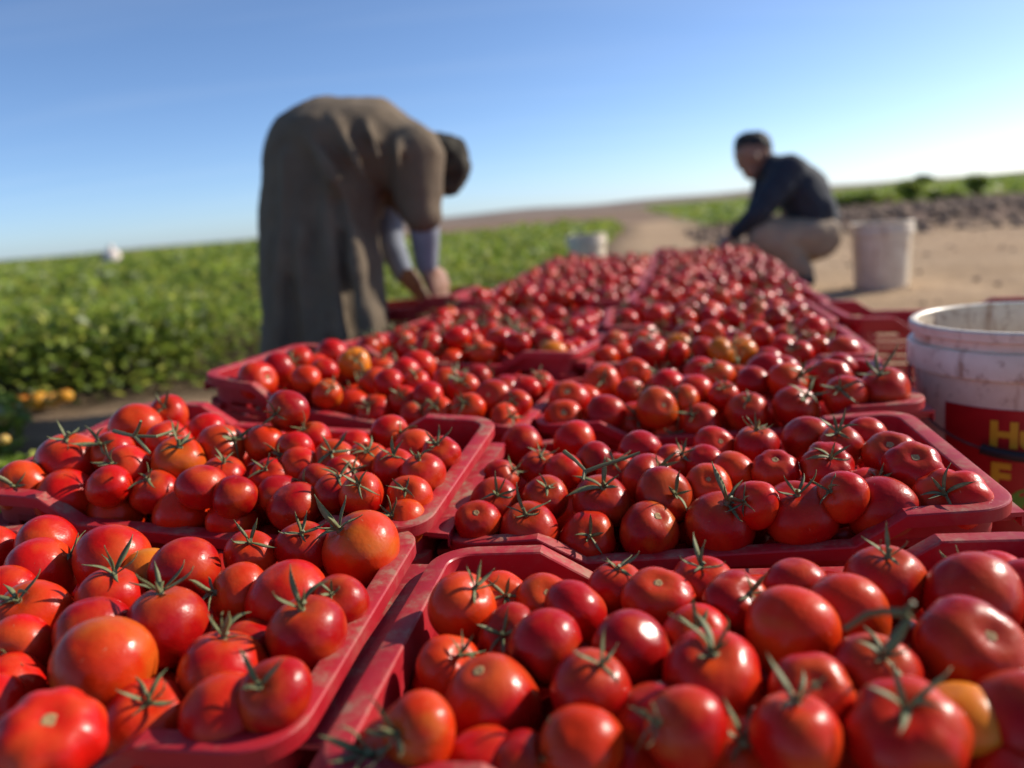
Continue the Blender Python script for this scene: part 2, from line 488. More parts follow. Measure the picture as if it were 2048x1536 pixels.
def crop_field():
    Vs, Qs, Cs, off = [], [], [], 0
    # (distance range, density per m2, leaf half size)
    for d0, d1, dens, sz in ((1.3, 5, 2700, .018), (5, 11, 620, .038), (11, 26, 150, .075), (26, 70, 26, .19), (70, 260, 3.6, .55)):
        k = int(dens * (d1 ** 2 - d0 ** 2) * math.pi * (105 / 360))
        r = np.sqrt(rng.uniform(d0 ** 2, d1 ** 2, k)); th = R_(1) * rng.uniform(-80, 25, k)
        x = r * np.sin(th); y = r * np.cos(th)
        ed = field_edge(y) + .12 * np.sin(y * 4.1) + .10 * np.sin(y * 9.7 + 1)
        ok = (x < ed) & ((y < 27 + 1.5 * np.sin(x)) | (np.degrees(th) < -13))
        x, y, r, ed = x[ok], y[ok], r[ok], ed[ok]
        u = x * math.cos(YAX) - y * math.sin(YAX)
        bush = .5 + .5 * np.sin(u * 4.6 + .5 * np.sin(y * 1.7)); bush2 = .5 + .5 * np.sin(y * 5.3 + u * 2.1)
        top = (.15 + .07 * bush + .05 * bush2) * smooth(-.02, .35, ed - x) + .05
        top = top * (1 + .12 * np.sin(x * .9) * np.sin(y * .7))
        z = gz(x, y) + top * np.sqrt(rng.uniform(.12, 1, len(x))) + rng.normal(0, .012, len(x))
        P = np.stack([x, y, z], -1)
        size = sz * rng.uniform(.6, 1.3, len(x))
        V, Q, C = leaf_cloud(P, rand_nrm(len(x), .9), size, leaf_hue(len(x), .22, 1.12))
        Vs.append(V); Qs.append(Q + off); Cs.append(C); off += len(V)
    me = big_mesh('crop_foliage', np.concatenate(Vs), np.concatenate(Qs), np.concatenate(Cs))
    me.materials.append(attr_leaf_mat('crop_leaf', .5))
    o = mesh_obj('crop_foliage', me); tag(o, 'low green tomato plants covering the field beside the crates', 'crop', kind='stuff')
crop_field()

def far_green():
    Vs, Qs, Cs, off = [], [], [], 0
    k = 26000
    v = 18.5 + 140 * rng.random(k) ** 2; uu = 1.8 + 95 * rng.random(k) ** 1.3
    x = uu * math.cos(YAX) + v * math.sin(YAX); y = -uu * math.sin(YAX) + v * math.cos(YAX)
    ok = (y > 8) & (x < y * 1.1)
    x, y = x[ok], y[ok]
    P = np.stack([x, y, gz(x, y) + rng.uniform(.01, .14, len(x))], -1)
    V, Q, C = leaf_cloud(P, rand_nrm(len(x), .4), .0045 * np.hypot(x, y) * rng.uniform(.6, 1.3, len(x)) + .03, leaf_hue(len(x), .25, 1.15))
    me = big_mesh('field_grass', V, Q, C); me.materials.append(attr_leaf_mat('grass_blade', .35))
    tag(mesh_obj('field_grass', me), 'low green growth covering the field beyond the earth bank', 'grass', kind='stuff')
far_green()

def clods():
    k = 3900
    v = np.concatenate([rng.uniform(9.4, 18.6, 3000), rng.uniform(2.0, 10, k - 3000)]); u = np.concatenate([.9 + 16 * rng.random(3000), rng.uniform(.7, 9, k - 3000)])
    x = u * math.cos(YAX) + v * math.sin(YAX); y = -u * math.sin(YAX) + v * math.cos(YAX)
    sz = np.concatenate([rng.uniform(.03, .12, 3000), .004 + .022 * rng.random(k - 3000) ** 4])
    ok = x > field_edge(y) + .3
    x, y, sz = x[ok], y[ok], sz[ok]
    o = np.array([[1, 0, 0], [0, 1, 0], [-1, 0, 0], [0, -1, 0], [0, 0, .8], [0, 0, -.5]], float)
    V = o[None] * sz[:, None, None] * rng.uniform(.6, 1.3, (len(x), 6, 1)) + np.stack([x, y, gz(x, y) + berm_h(x, y)], -1)[:, None]
    t = np.array([[0, 1, 4], [1, 2, 4], [2, 3, 4], [3, 0, 4], [1, 0, 5], [2, 1, 5], [3, 2, 5], [0, 3, 5]])
    F = (t[None] + 6 * np.arange(len(x))[:, None, None]).reshape(-1, 3)
    me = big_mesh('earth_clods', V.reshape(-1, 3), F, smooth=True); me.materials.append(plain_mat('clod_earth', (.21, .14, .095), .95, .45, 1.5))
    tag(mesh_obj('earth_clods', me), 'lumps of dry earth strewn over the track and the low bank', 'clods', kind='stuff')
clods()

M_LEAF_T = attr_leaf_mat('bush_leaf', .45)
M_BARK = plain_mat('bark', (.11, .075, .05), .9, .3, 12)
def shrub(name, px, base_py, Z, wpx, hpx, label, cat, bright=1.0, trunk=False, group=None, lobes=5, yellow=.1):
    c = at(px, base_py, Z); c[2] = float(gz(c[0], c[1]))
    wd = wpx * Z / F_PX; ht = hpx * Z / F_PX
    root = empty(name, tuple(c)); tag(root, label, cat, group)
    mb = MB()
    th_ = ht * (.16 if trunk else .12)
    mb.tube([(0, 0, -.05), (.02 * wd, 0, th_ * .5), (0, .01, th_), (.05 * wd, 0, ht * .6)], [wd * .05, wd * .04, wd * .035, wd * .015], 7)
    for k in range(4):
        a = k * 1.7 + .4
        mb.tube([(0, 0, th_ * .8), (math.cos(a) * wd * .15, math.sin(a) * wd * .15, ht * .45), (math.cos(a) * wd * .32, math.sin(a) * wd * .3, ht * .68)], [wd * .025, wd * .018, wd * .006], 6)
    mb.build('trunk' if trunk else 'stem', M_BARK, root)
    k = 1500; P = []
    for i in range(lobes):
        a = rng.uniform(0, 6.28); rr = wd * rng.uniform(.05, .3)
        cc = np.array([math.cos(a) * rr, math.sin(a) * rr * .8, rng.uniform(th_ + ht * .12, ht * .82)])
        rad = np.array([wd * .28, wd * .28, min(ht * .26, wd * .3)]) * rng.uniform(.7, 1.1)
        d = rng.normal(size=(k // lobes, 3)); d /= np.linalg.norm(d, axis=1, keepdims=True)
        P.append(cc + d * rad * rng.uniform(.45, 1.05, (len(d), 1)))
    P = np.concatenate(P); P[:, 2] = np.clip(P[:, 2], .02, None)
    V, Q, C = leaf_cloud(P, rand_nrm(len(P), .3), wd * .055 * rng.uniform(.6, 1.4, len(P)), leaf_hue(len(P), yellow, bright))
    me = big_mesh('crown', V, Q, C); me.materials.append(M_LEAF_T)
    mesh_obj('crown', me, root)
    return root
shrub('bush', 1708, 424, 17, 108, 56, 'wide dark bush beyond the earth bank, nearest the crouching man', 'bush', .95, yellow=.12)
shrub('bush', 1775, 422, 17.5, 60, 40, 'small yellow-green bush between the wide dark bush and the upright one', 'bush', 1.0, yellow=.4)
shrub('bush', 1822, 415, 18, 58, 72, 'upright dark bush beyond the bank, just below the distant tree', 'bush', .95)
shrub('bush', 1868, 414, 19, 60, 42, 'pale green bush between the two upright dark bushes', 'bush', 1.15, yellow=.3)
shrub('bush', 1952, 406, 18, 54, 60, 'upright dark bush beyond the bank, near the edge of the field', 'bush', .95)
shrub('bush', 1915, 406, 18.5, 52, 34, 'low green bush at the foot of the upright dark bush', 'bush', .95)
shrub('tree', 1848, 356, 110, 46, 26, 'distant dark round tree on the horizon above the bushes', 'tree', .45, trunk=True, yellow=0)

# yellowing plants at the edge of the crop: foliage in the foreground gap
def leafy_plant(px, py, Z, wd, ht, label, bright=1.0, yellow=.15):
    c = at(px, py, Z); c[2] = float(gz(c[0], c[1]))
    root = empty('tomato_plant', tuple(c)); tag(root, label, 'plant', 'tomato plants at the edge of the field')
    mb = MB()
    for k in range(5):
        a = k * 1.3; mb.tube([(0, 0, -.02), (math.cos(a) * wd * .2, math.sin(a) * wd * .2, ht * .5), (math.cos(a) * wd * .42, math.sin(a) * wd * .42, ht * .75)], [.006, .005, .003], 6)
    mb.build('stem', M_STALK, root)
    k = 900
    d = rng.normal(size=(k, 3)); d /= np.linalg.norm(d, axis=1, keepdims=True)
    P = d * np.array([wd * .5, wd * .5, ht * .5]) * rng.uniform(.4, 1.05, (k, 1)) + np.array([0, 0, ht * .52])
    P[:, 2] = np.clip(P[:, 2], .01, None)
    V, Q, C = leaf_cloud(P, rand_nrm(k, .5), .021 * rng.uniform(.6, 1.4, k), leaf_hue(k, yellow + .08, bright * 1.15))
    me = big_mesh('foliage', V, Q, C); me.materials.append(M_LEAF_T); mesh_obj('foliage', me, root)
leafy_plant(30, 965, 1.75, .26, .10, 'low green tomato plant beside the second left crate, below the yellow fruit', 1.1, .12)
leafy_plant(-80, 900, 2.1, .34, .2, 'tomato plant with yellowing leaves left of the yellow fruit', 1.0, .3)
leafy_plant(345, 785, 3.15, .5, .32, 'dense tomato plant at the field edge beside the third left crate', .85, .05)
leafy_plant(190, 800, 3.05, .5, .32, 'tomato plant growing between the yellow fruit and the third left crate', .9, .12)
leafy_plant(70, 790, 3.02, .5, .34, 'tomato plant just behind the cluster of yellow fruit', .95, .2)

# ------------------------------------------------------------------ crate geometry
LD, WD, HC = .50, .2949, .178
T = -.026
def z_prof(x):
    a = abs(x)
    return float(np.interp(a, [.115, .157], [T, 0.0]))
def rim_mesh():
    a, b, r = LD / 2 - .0145, WD / 2 - .0145, .023
    pts = []
    xs = [-a + r, -.20, -.163, -.157, -.150, -.136, -.122, -.115, -.108, -.05, 0, .05, .108, .115, .122, .136, .150, .157, .163, .20, a - r]
    for x in xs: pts.append((x, -b, 0, -1))
    for k in range(1, 7):
        an = -math.pi / 2 + k * math.pi / 14; pts.append((a - r + r * math.cos(an), -b + r + r * math.sin(an), math.cos(an), math.sin(an)))
    for y in (-b + r, -.05, 0, .05, b - r): pts.append((a, y, 1, 0))
    for k in range(1, 7):
        an = k * math.pi / 14; pts.append((a - r + r * math.cos(an), b - r + r * math.sin(an), math.cos(an), math.sin(an)))
    for x in xs[::-1]: pts.append((x, b, 0, 1))
    for k in range(1, 7):
        an = math.pi / 2 + k * math.pi / 14; pts.append((-a + r + r * math.cos(an), b - r + r * math.sin(an), math.cos(an), math.sin(an)))
    for y in (b - r, .05, 0, -.05, -b + r): pts.append((-a, y, -1, 0))
    for k in range(1, 7):
        an = math.pi + k * math.pi / 14; pts.append((-a + r + r * math.cos(an), -b + r + r * math.sin(an), math.cos(an), math.sin(an)))
    prof = [(-.0028, -.030), (-.0028, -.0016), (-.0016, -.0003), (.0005, 0), (.0122, 0), (.0136, -.0005), (.0145, -.0018), (.0143, -.0125), (.0124, -.0125), (.0120, -.0034), (.0010, -.0030), (0.0, -.030)]
    n = len(prof); V = []; F = []
    for (x, y, nx, ny) in pts:
        zt = z_prof(x) if abs(ny) > .5 and abs(x) < a - r + 1e-6 else 0
        for o, z in prof: V.append((x + nx * o, y + ny * o, zt + z))
    m = len(pts)
    for i in range(m):
        for k in range(n):
            F.append((i * n + k, ((i + 1) % m) * n + k, ((i + 1) % m) * n + (k + 1) % n, i * n + (k + 1) % n))
    me = mk_mesh('rim', V, F, True, 28)
    return me
SLZ = [-.0745, -.0930, -.1115, -.1300, -.1485]
def side_long(s, slats=False):
    mb = MB(); y = s * (WD / 2 - .0145)
    y0, y1 = (y - .003, y) if s > 0 else (y, y + .003)
    e = .0004 * s
    for xa in (-.200, .118): mb.box(xa, xa + .082, y0 + e, y1 - e, -.0365, -.0295); mb.box(xa, xa + .082, y0 + e, y1 - e, -.0515, -.0435)
    mb.box(-.207, .207, y0 - .0012, y1 + .0012, -.0655, -.0555)
    for x in (-.2, -.112, 0, .112, .2): mb.box(x - .006, x + .006, y0 - .0008, y1 + .0008, -.170, -.065)
    mb.box(-.207, .207, y0 - .001, y1 + .001, -HC, -.164)
    if slats:
        for z in SLZ: mb.box(-.199, .199, y0 + .0003, y1 - .0003, z - .0056, z + .0056)
    return mb.mesh('side_panel', False)
def slat_long(s):
    mb = MB(); y = s * (WD / 2 - .0145); y0, y1 = (y - .003, y) if s > 0 else (y, y + .003)
    mb.box(-.199, .199, y0 + .0003, y1 - .0003, -.0056, .0056); return mb.mesh('slat', False)
def side_short(s, slats=False):
    mb = MB(); x = s * (LD / 2 - .0145)
    x0, x1 = (x - .003, x) if s > 0 else (x, x + .003)
    mb.box(x0 + .0003, x1 - .0003, -.098, .098, -.082, -.0295)
    for y in (-.098, 0, .098): mb.box(x0 - .0008, x1 + .0008, y - .006, y + .006, -.170, -.081)
    mb.box(x0 - .001, x1 + .001, -.104, .104, -HC, -.164)
    if slats:
        for z in SLZ[1:]: mb.box(x0 + .0003, x1 - .0003, -.097, .097, z - .0056, z + .0056)
    return mb.mesh('side_panel', False)
def ledge_mesh(s):
    mb = MB(); x = s * (LD / 2 - .0145); f = lambda d: x + s * d
    def bx(d0, d1, *r): mb.box(min(f(d0), f(d1)), max(f(d0), f(d1)), *r)
    bx(.0001, .0270, -.113, .113, -.0245, -.0205)
    bx(.0252, .0270, -.111, .111, -.0345, -.0243)
    for y in np.linspace(-.1, .1, 9): bx(.002, .0250, y - .001, y + .001, -.0330, -.0244)
    return mb.mesh('ledge', False)
def slat_short(s):
    mb = MB(); x = s * (LD / 2 - .0145); x0, x1 = (x - .003, x) if s > 0 else (x, x + .003)
    mb.box(x0 + .0003, x1 - .0003, -.097, .097, -.0056, .0056); return mb.mesh('slat', False)
def corner_post(sx, sy):
    mb = MB(); a, b, r = LD / 2 - .0148, WD / 2 - .0148, .023
    cx, cy = sx * (a - r), sy * (b - r)
    def strip(r0, r1, z0, z1, nseg=8, ext=.012):
        P = [(r, -ext)] + [(r * math.cos(t), r * math.sin(t)) for t in np.linspace(0, math.pi / 2, nseg)] + [(-ext, r)]
        Nn = [(1, 0)] + [(math.cos(t), math.sin(t)) for t in np.linspace(0, math.pi / 2, nseg)] + [(0, 1)]
        V = []
        for (px, py), (nx, ny) in zip(P, Nn):
            for o in (r0, r1):
                for z in (z0, z1): V.append((cx + sx * (px + nx * o), cy + sy * (py + ny * o), z))
        F = []
        for i in range(len(P) - 1):
            q = i * 4; w_ = q + 4
            F += [(q, q + 1, w_ + 1, w_), (q + 2, w_ + 2, w_ + 3, q + 3), (q + 1, q + 3, w_ + 3, w_ + 1), (q, w_, w_ + 2, q + 2)]
        F += [(0, 2, 3, 1), (len(V) - 4, len(V) - 3, len(V) - 1, len(V) - 2)]
        if sx * sy < 0: F = [f[::-1] for f in F]
        mb.add(V, F)
    strip(-.003, 0, -HC, -.0297)
    for z in (-.046, -.066): strip(-.0005, .0085, z - .0055, z + .0055, ext=-.004)
    strip(-.0005, .004, -.160, -.085, 5, -.010)
    return mb.mesh('corner_post', True, 40)
def base_mesh():
    mb = MB()
    a, b = LD / 2 - .018, WD / 2 - .018
    for x in np.linspace(-a + .008, a - .008, 15): mb.box(x - .007, x + .007, -b, b, -HC + .001, -HC + .0045)
    for y in np.linspace(-b + .008, b - .008, 7): mb.box(-a, a, y - .007, y + .007, -HC + .0047, -HC + .0065)
    return mb.mesh('base', False)
CM = {'rim': rim_mesh(), 'base': base_mesh()}
for s in (-1, 1):
    CM['L', s] = side_long(s); CM['S', s] = side_short(s); CM['Ls', s] = side_long(s, True); CM['Ss', s] = side_short(s, True)
    CM['ledge', s] = ledge_mesh(s); CM['sl', s] = slat_long(s); CM['ss', s] = slat_short(s)
    for t in (-1, 1): CM['c', s, t] = corner_post(s, t)
M_DUSTY = plastic_mat('crate_plastic_caked', (.48, .018, .034), 1.0, .1)
for k, me in CM.items(): me.materials.append(M_DUSTY if k[0] == 'ledge' else M_CRATE if k in ('rim',) or k[0] in 'c' else M_CRATE2)

def make_crate(c, Rm, label, group, slats=True):
    mat = Matrix([list(map(float, Rm[i])) + [float(c[i])] for i in range(3)] + [[0, 0, 0, 1]])
    root = empty('tomato_crate', None, mat); tag(root, label, 'crate', group)
    mesh_obj('rim', CM['rim'], root); mesh_obj('base', CM['base'], root)
    for s in (-1, 1):
        for nm, kk, sk, zs in (('L', 'Ls', 'sl', SLZ), ('S', 'Ss', 'ss', SLZ[1:])):
            p = mesh_obj('side_panel', CM[nm if slats else kk, s], root)
            if slats:
                for z in zs:
                    q = mesh_obj('slat', CM[sk, s], p); q.location.z = z
        mesh_obj('ledge', CM['ledge', s], root)
        for t in (-1, 1): mesh_obj('corner_post', CM['c', s, t], root)
    return root

PN = np.array([.0455, -.0168, .9988])
def frame(yaw, nrm=PN):
    nrm = np.asarray(nrm, float) / np.linalg.norm(nrm)
    x = np.array([math.cos(R_(yaw)), math.sin(R_(yaw)), 0]); x -= nrm * (x @ nrm); x /= np.linalg.norm(x)
    return np.stack([x, np.cross(nrm, x), nrm], 1)
def rimz(x, y): return .353 - .0456 * x + .0168 * y
CR = {   # rim centre, axes (columns: long side, short side, up)
'L1': ([-0.3616, 0.5624, 0.3552], [[0.9848, 0.1725, 0.0191], [-0.1718, 0.9844, -0.0362], [-0.0251, 0.0324, 0.9992]]),
'R1': ([0.1446, 0.4528, 0.3485], [[0.9866, 0.1632, -0.0062], [-0.163, 0.9864, 0.021], [0.0095, -0.0197, 0.9998]]),
'R2': ([0.189, 0.7764, 0.3457], [[0.9849, 0.1651, -0.0519], [-0.1661, 0.9859, -0.0149], [0.0488, 0.0233, 0.9986]]),
'L2': ([-0.2955, 0.8477, 0.3879], [[0.9672, 0.2485, 0.0535], [-0.2425, 0.9651, -0.0984], [-0.0761, 0.0821, 0.9937]]),
'R3': ([0.2949, 1.1062, 0.3499], [[0.9786, 0.2037, -0.0284], [-0.2036, 0.979, 0.0047], [0.0287, 0.0012, 0.9996]]),
'L3': ([-0.1836, 1.1950, 0.3896], [[0.9405, 0.2942, 0.1696], [-0.2914, 0.9556, -0.042], [-0.1744, -0.01, 0.9847]]),
'R4': ([0.3876, 1.427, 0.3578], [[0.9796, 0.2007, 0.0075], [-0.2006, 0.9795, -0.0186], [-0.0111, 0.0167, 0.9998]]),
'R5': ([0.4794, 1.8001, 0.3613], [[0.9875, 0.1546, 0.0308], [-0.1537, 0.9877, -0.0294], [-0.035, 0.0243, 0.9991]]),
}
CR = {k: (np.array(a), np.array(b)) for k, (a, b) in CR.items()}
def add_cr(k, x, y, yaw, nrm=PN, dz=0):
    CR[k] = (np.array([x, y, rimz(x, y) + dz]), frame(yaw, nrm))
CR.update({k: (np.array(p), np.array(q)) for k, (p, q) in {
'L4': ([-0.0691, 1.5173, 0.3910], [[0.9295, 0.3629, 0.0656], [-0.3658, 0.9299, 0.0383], [-0.0471, -0.0596, 0.9971]]),
'L5': ([0.0060, 1.9250, 0.3702], [[0.9092, 0.4151, 0.0317], [-0.414, 0.9095, -0.0359], [-0.0437, 0.0195, 0.9988]]),
'L6': ([0.130, 2.290, 0.3859], [[0.965, 0.2533, 0.0688], [-0.2548, 0.9669, 0.0148], [-0.0627, -0.0318, 0.9975]]),
'L7': ([0.225, 2.6291, 0.3821], [[0.979, 0.2005, 0.0376], [-0.199, 0.9791, -0.0407], [-0.0449, 0.0323, 0.9984]]),
}.items()})
add_cr('L8', .31, 2.95, -11); add_cr('L9', .385, 3.27, -10); add_cr('L10', .45, 3.59, -9)
add_cr('R6', .60, 2.13, -9); add_cr('R7', .68, 2.46, -9); add_cr('R8', .765, 2.79, -9); add_cr('R9', .845, 3.12, -9); add_cr('R10', .915, 3.45, -9); add_cr('R11', .985, 3.78, -9)
ORD = ['', 'front', 'second', 'third', 'fourth', 'fifth', 'sixth', 'seventh', 'eighth', 'ninth', 'tenth', 'eleventh']
SIDE = {'L': 'left', 'R': 'right'}
def crate_phrase(k): return f"{ORD[int(k[1:])]} {SIDE[k[0]]} crate"
CLAB = {
'L1': 'red crate full of tomatoes at the very front of the left column',
'R1': 'red crate full of tomatoes at the very front of the right column',
'L2': 'red crate heaped with tomatoes behind the front crate of the left column',
'R2': 'dusty red crate with a chipped corner, behind the front crate of the right column',
'L3': 'red crate with slotted side showing, tilted, in front of the bending man',
'R3': 'red crate of tomatoes next to the near white bucket with a red label',
}
for k in CR:
    lab = CLAB.get(k, f"red crate heaped with tomatoes, {ORD[int(k[1:])]} from the front in the {SIDE[k[0]]} column")
    make_crate(CR[k][0], CR[k][1], lab, 'tomato crates in two columns', slats=int(k[1:]) <= 5)
# crates underneath: the full ones stand on them
for k in CR:
    c, Rm = CR[k]
    c2 = c - Rm[:, 2] * (HC - .004) ; c2[2] -= .002
    # the lower crate stands level on the ground
    g = float(gz(c2[0], c2[1])); Rf = frame(math.degrees(math.atan2(Rm[1, 0], Rm[0, 0])))
    c2 = np.array([c2[0], c2[1], min(c2[2], g + HC + .012)])
    o = make_crate(c2, Rf, f'bottom red crate directly under the {crate_phrase(k)}', 'bottom crates under the tomato crates', slats=False)
# empty crate behind the near bucket and the one under the bending man's hands
add_cr('E', 1.0, 1.75, -9)
make_crate(*CR['E'], 'empty red crate behind the near white bucket', 'empty crates')
e2 = CR['E'][0] - np.array([0, 0, HC]); make_crate(e2, CR['E'][1], 'bottom red crate standing under the empty crate by the bucket', 'empty crates', slats=False)
hc = np.array([-0.347, 2.5037, 0.4052])
CR['H'] = (hc, np.array([[0.9646, 0.263, -0.0182], [-0.2629, 0.9648, 0.0081], [0.0197, -0.003, 0.9998]]))
make_crate(*CR['H'], 'dark red crate that the bending man reaches into', 'empty crates')
h2 = hc - CR['H'][1][:, 2] * HC
make_crate(h2, CR['H'][1], 'bottom red crate under the crate the bending man reaches into', 'empty crates', slats=False)
add_cr('X', 1.075, 4.14, -9)
make_crate(*CR['X'], 'empty red crate at the far end, under the hands of the squatting person', 'empty crates', slats=False)
make_crate(CR['X'][0] - CR['X'][1][:, 2] * HC, CR['X'][1], 'bottom red crate under the crate the squatting person reaches for', 'empty crates', slats=False)
for q in (CR.pop('E'), CR.pop('X')): pass
HCR = CR.pop('H')

# ------------------------------------------------------------------ tomato meshes (unit radius, stem at +z)
def tomato_mesh(seed, nu, nv, lobes=0, amp=0.0, flat=.86, shoulder=.16, point=0.0, egg=0.0, lean=0.0):
    rg = np.random.default_rng(seed)
    ph = rg.uniform(0, 6.28, 4)
    V = [(0, 0, 0)]; F = []
    ths = np.linspace(0, math.pi, nv + 1)
    rows = []
    for i, th in enumerate(ths):
        r = math.sin(th); z = math.cos(th)
        dent = shoulder * math.exp(-(th / .34) ** 2)                 # stem hollow
        bl = .05 * math.exp(-((math.pi - th) / .25) ** 2)
        row = []
        for k in range(nu):
            a = 2 * math.pi * k / nu
            lob = 0
            if lobes:
                lob = amp * (abs(math.cos(lobes * a / 2 + ph[0])) - .64) * math.sin(th) ** .7 * (1.0 + .9 * math.cos(th)) * .75
                lob += amp * .4 * math.cos(2 * a + ph[1]) * math.sin(th)
            wob = .034 * math.cos(3 * a + ph[2]) * math.sin(th) ** 2 + .03 * math.cos(a + ph[3]) * math.sin(th) * math.cos(th)
            rad = 1 + lob + wob
            x = r * rad * (1 - egg * z * .5); y = x * math.sin(a); x = x * math.cos(a)
            zz = z * flat - dent * flat + (point * math.exp(-((math.pi - th) / .5) ** 2)) * -1 + bl
            row.append((x + lean * z * .2, y, zz))
        rows.append(row)
    V = [(rows[0][0][0], 0, rows[0][0][2])]
    for i in range(1, nv): V += rows[i]
    V.append((rows[nv][0][0], 0, rows[nv][0][2]))
    for k in range(nu): F.append((0, 1 + k, 1 + (k + 1) % nu))
    for i in range(nv - 2):
        for k in range(nu):
            a = 1 + i * nu + k; b = 1 + i * nu + (k + 1) % nu
            F.append((a, a + nu, b + nu, b))
    e = len(V) - 1
    for k in range(nu):
        a = 1 + (nv - 2) * nu + k; b = 1 + (nv - 2) * nu + (k + 1) % nu
        F.append((a, e, b))
    return V, F
SHAPES = [  # lobes, amp, flat, shoulder, point, egg
 dict(flat=.90, shoulder=.15), dict(flat=.96, shoulder=.13, egg=.10), dict(flat=1.02, shoulder=.12, point=.05, egg=.14),
 dict(lobes=5, amp=.07, flat=.82, shoulder=.20), dict(lobes=6, amp=.10, flat=.76, shoulder=.22), dict(lobes=7, amp=.13, flat=.72, shoulder=.24),
 dict(flat=.88, shoulder=.17, lobes=4, amp=.045), dict(flat=1.08, shoulder=.10, egg=.2, point=.04), dict(flat=.93, shoulder=.16, lobes=3, amp=.04),
 dict(lobes=8, amp=.09, flat=.78, shoulder=.23)]
def shape_mesh(i, nu, nv):
    v, f = tomato_mesh(40 + i, nu, nv, **SHAPES[i]); me = mk_mesh('tomato', v, f); return me
TM_HI = [shape_mesh(i, 44, 28) for i in range(len(SHAPES))]
TM_LO = [shape_mesh(i, 22, 14) for i in range(len(SHAPES))]
for me in TM_HI + TM_LO: me.materials.append(M_TOM)
def top_z(i): return SHAPES[i]['flat'] * (1 - SHAPES[i]['shoulder'])

# calyx: hub with stalk, and separate sepals
def hub_mesh(seed):
    rg = np.random.default_rng(seed); mb = MB()
    bend = rg.uniform(-.12, .12, 2); L = rg.uniform(.10, .26)
    mb.tube([(0, 0, -.06), (0, 0, .03), (bend[0] * .4, bend[1] * .4, .03 + L * .5), (bend[0], bend[1], .03 + L)], [.13, .085, .058, .070], 9)
    return mb.mesh('calyx', True, 60)
def sepal_mesh(seed, nseg=9):
    """long narrow leaflet starting at the hub, running out along +x, tip curling up"""
    rg = np.random.default_rng(seed)
    L = rg.uniform(.66, 1.10); curl = rg.uniform(-1.5, 1.5); start = rg.uniform(.30, 1.40); twist = rg.uniform(-1.0, 1.0); wmax = rg.uniform(.052, .085); side = rg.uniform(-.5, .5)
    p = np.array([.05, 0, .01]); V = []; F = []
    for i in range(nseg + 1):
        t = i / nseg
        el = start + curl * t ** 1.4 - .3 * math.sin(t * 3.1); az = side * t ** 1.5
        d = np.array([math.cos(el) * math.cos(az), math.cos(el) * math.sin(az), math.sin(el)])
        if i: p = p + d * (L / nseg)
        wv = wmax * (math.sin(math.pi * (t * .86 + .10)) ** .8) * (1 - t ** 5) + .004
        s = np.cross([0, 0, 1.0], d); s /= (np.linalg.norm(s) + 1e-6); nn = np.cross(d, s); a = twist * t
        s2 = s * math.cos(a) + nn * math.sin(a); n2 = nn * math.cos(a) - s * math.sin(a)
        V += [p - s2 * wv + n2 * wv * .55, p - n2 * .012, p + s2 * wv + n2 * wv * .55, p + n2 * .016]
    for i in range(nseg):
        a = i * 4; b = a + 4
        F += [(a, b, b + 1, a + 1), (a + 1, b + 1, b + 2, a + 2), (a + 2, b + 2, b + 3, a + 3), (a + 3, b + 3, b, a)]
    F += [(0, 1, 2, 3), (len(V) - 1, len(V) - 2, len(V) - 3, len(V) - 4)]
    return mk_mesh('sepal', V, F)
HUBS = [hub_mesh(100 + i) for i in range(6)]
for me in HUBS: me.materials.append(M_STALK)
SEPS = [sepal_mesh(200 + i) for i in range(16)]
SEPS_LO = [sepal_mesh(200 + i, 5) for i in range(16)]
for me in SEPS + SEPS_LO: me.materials.append(M_CALYX)
def scar_mesh(seed):
    rg = np.random.default_rng(seed); mb = MB(); n = 12
    V = [(0, 0, .012)]; F = []
    for j, (r, z) in enumerate(((.05, .0), (.10, .018), (.145, .022), (.17, -.02))):
        for k in range(n):
            a = 2 * math.pi * k / n; q = 1 + .22 * rg.uniform(-1, 1) * (j > 0); V.append((r * q * math.cos(a), r * q * math.sin(a), z))
    for k in range(n): F.append((0, 1 + k, 1 + (k + 1) % n))
    for j in range(3):
        for k in range(n):
            a = 1 + j * n + k; b = 1 + j * n + (k + 1) % n; F.append((a, a + n, b + n, b))
    return mk_mesh('stem_scar', V, F)
SCARS = [scar_mesh(300 + i) for i in range(4)]
for me in SCARS: me.materials.append(M_SCAR)

COLS = {'r': (.50, .006, .003), 'd': (.37, .004, .004), 'o': (.58, .028, .003), 'y': (.64, .18, .008)}
CNAME = {'r': 'ripe red', 'd': 'deep red', 'o': 'orange-red', 'y': 'yellow-orange'}

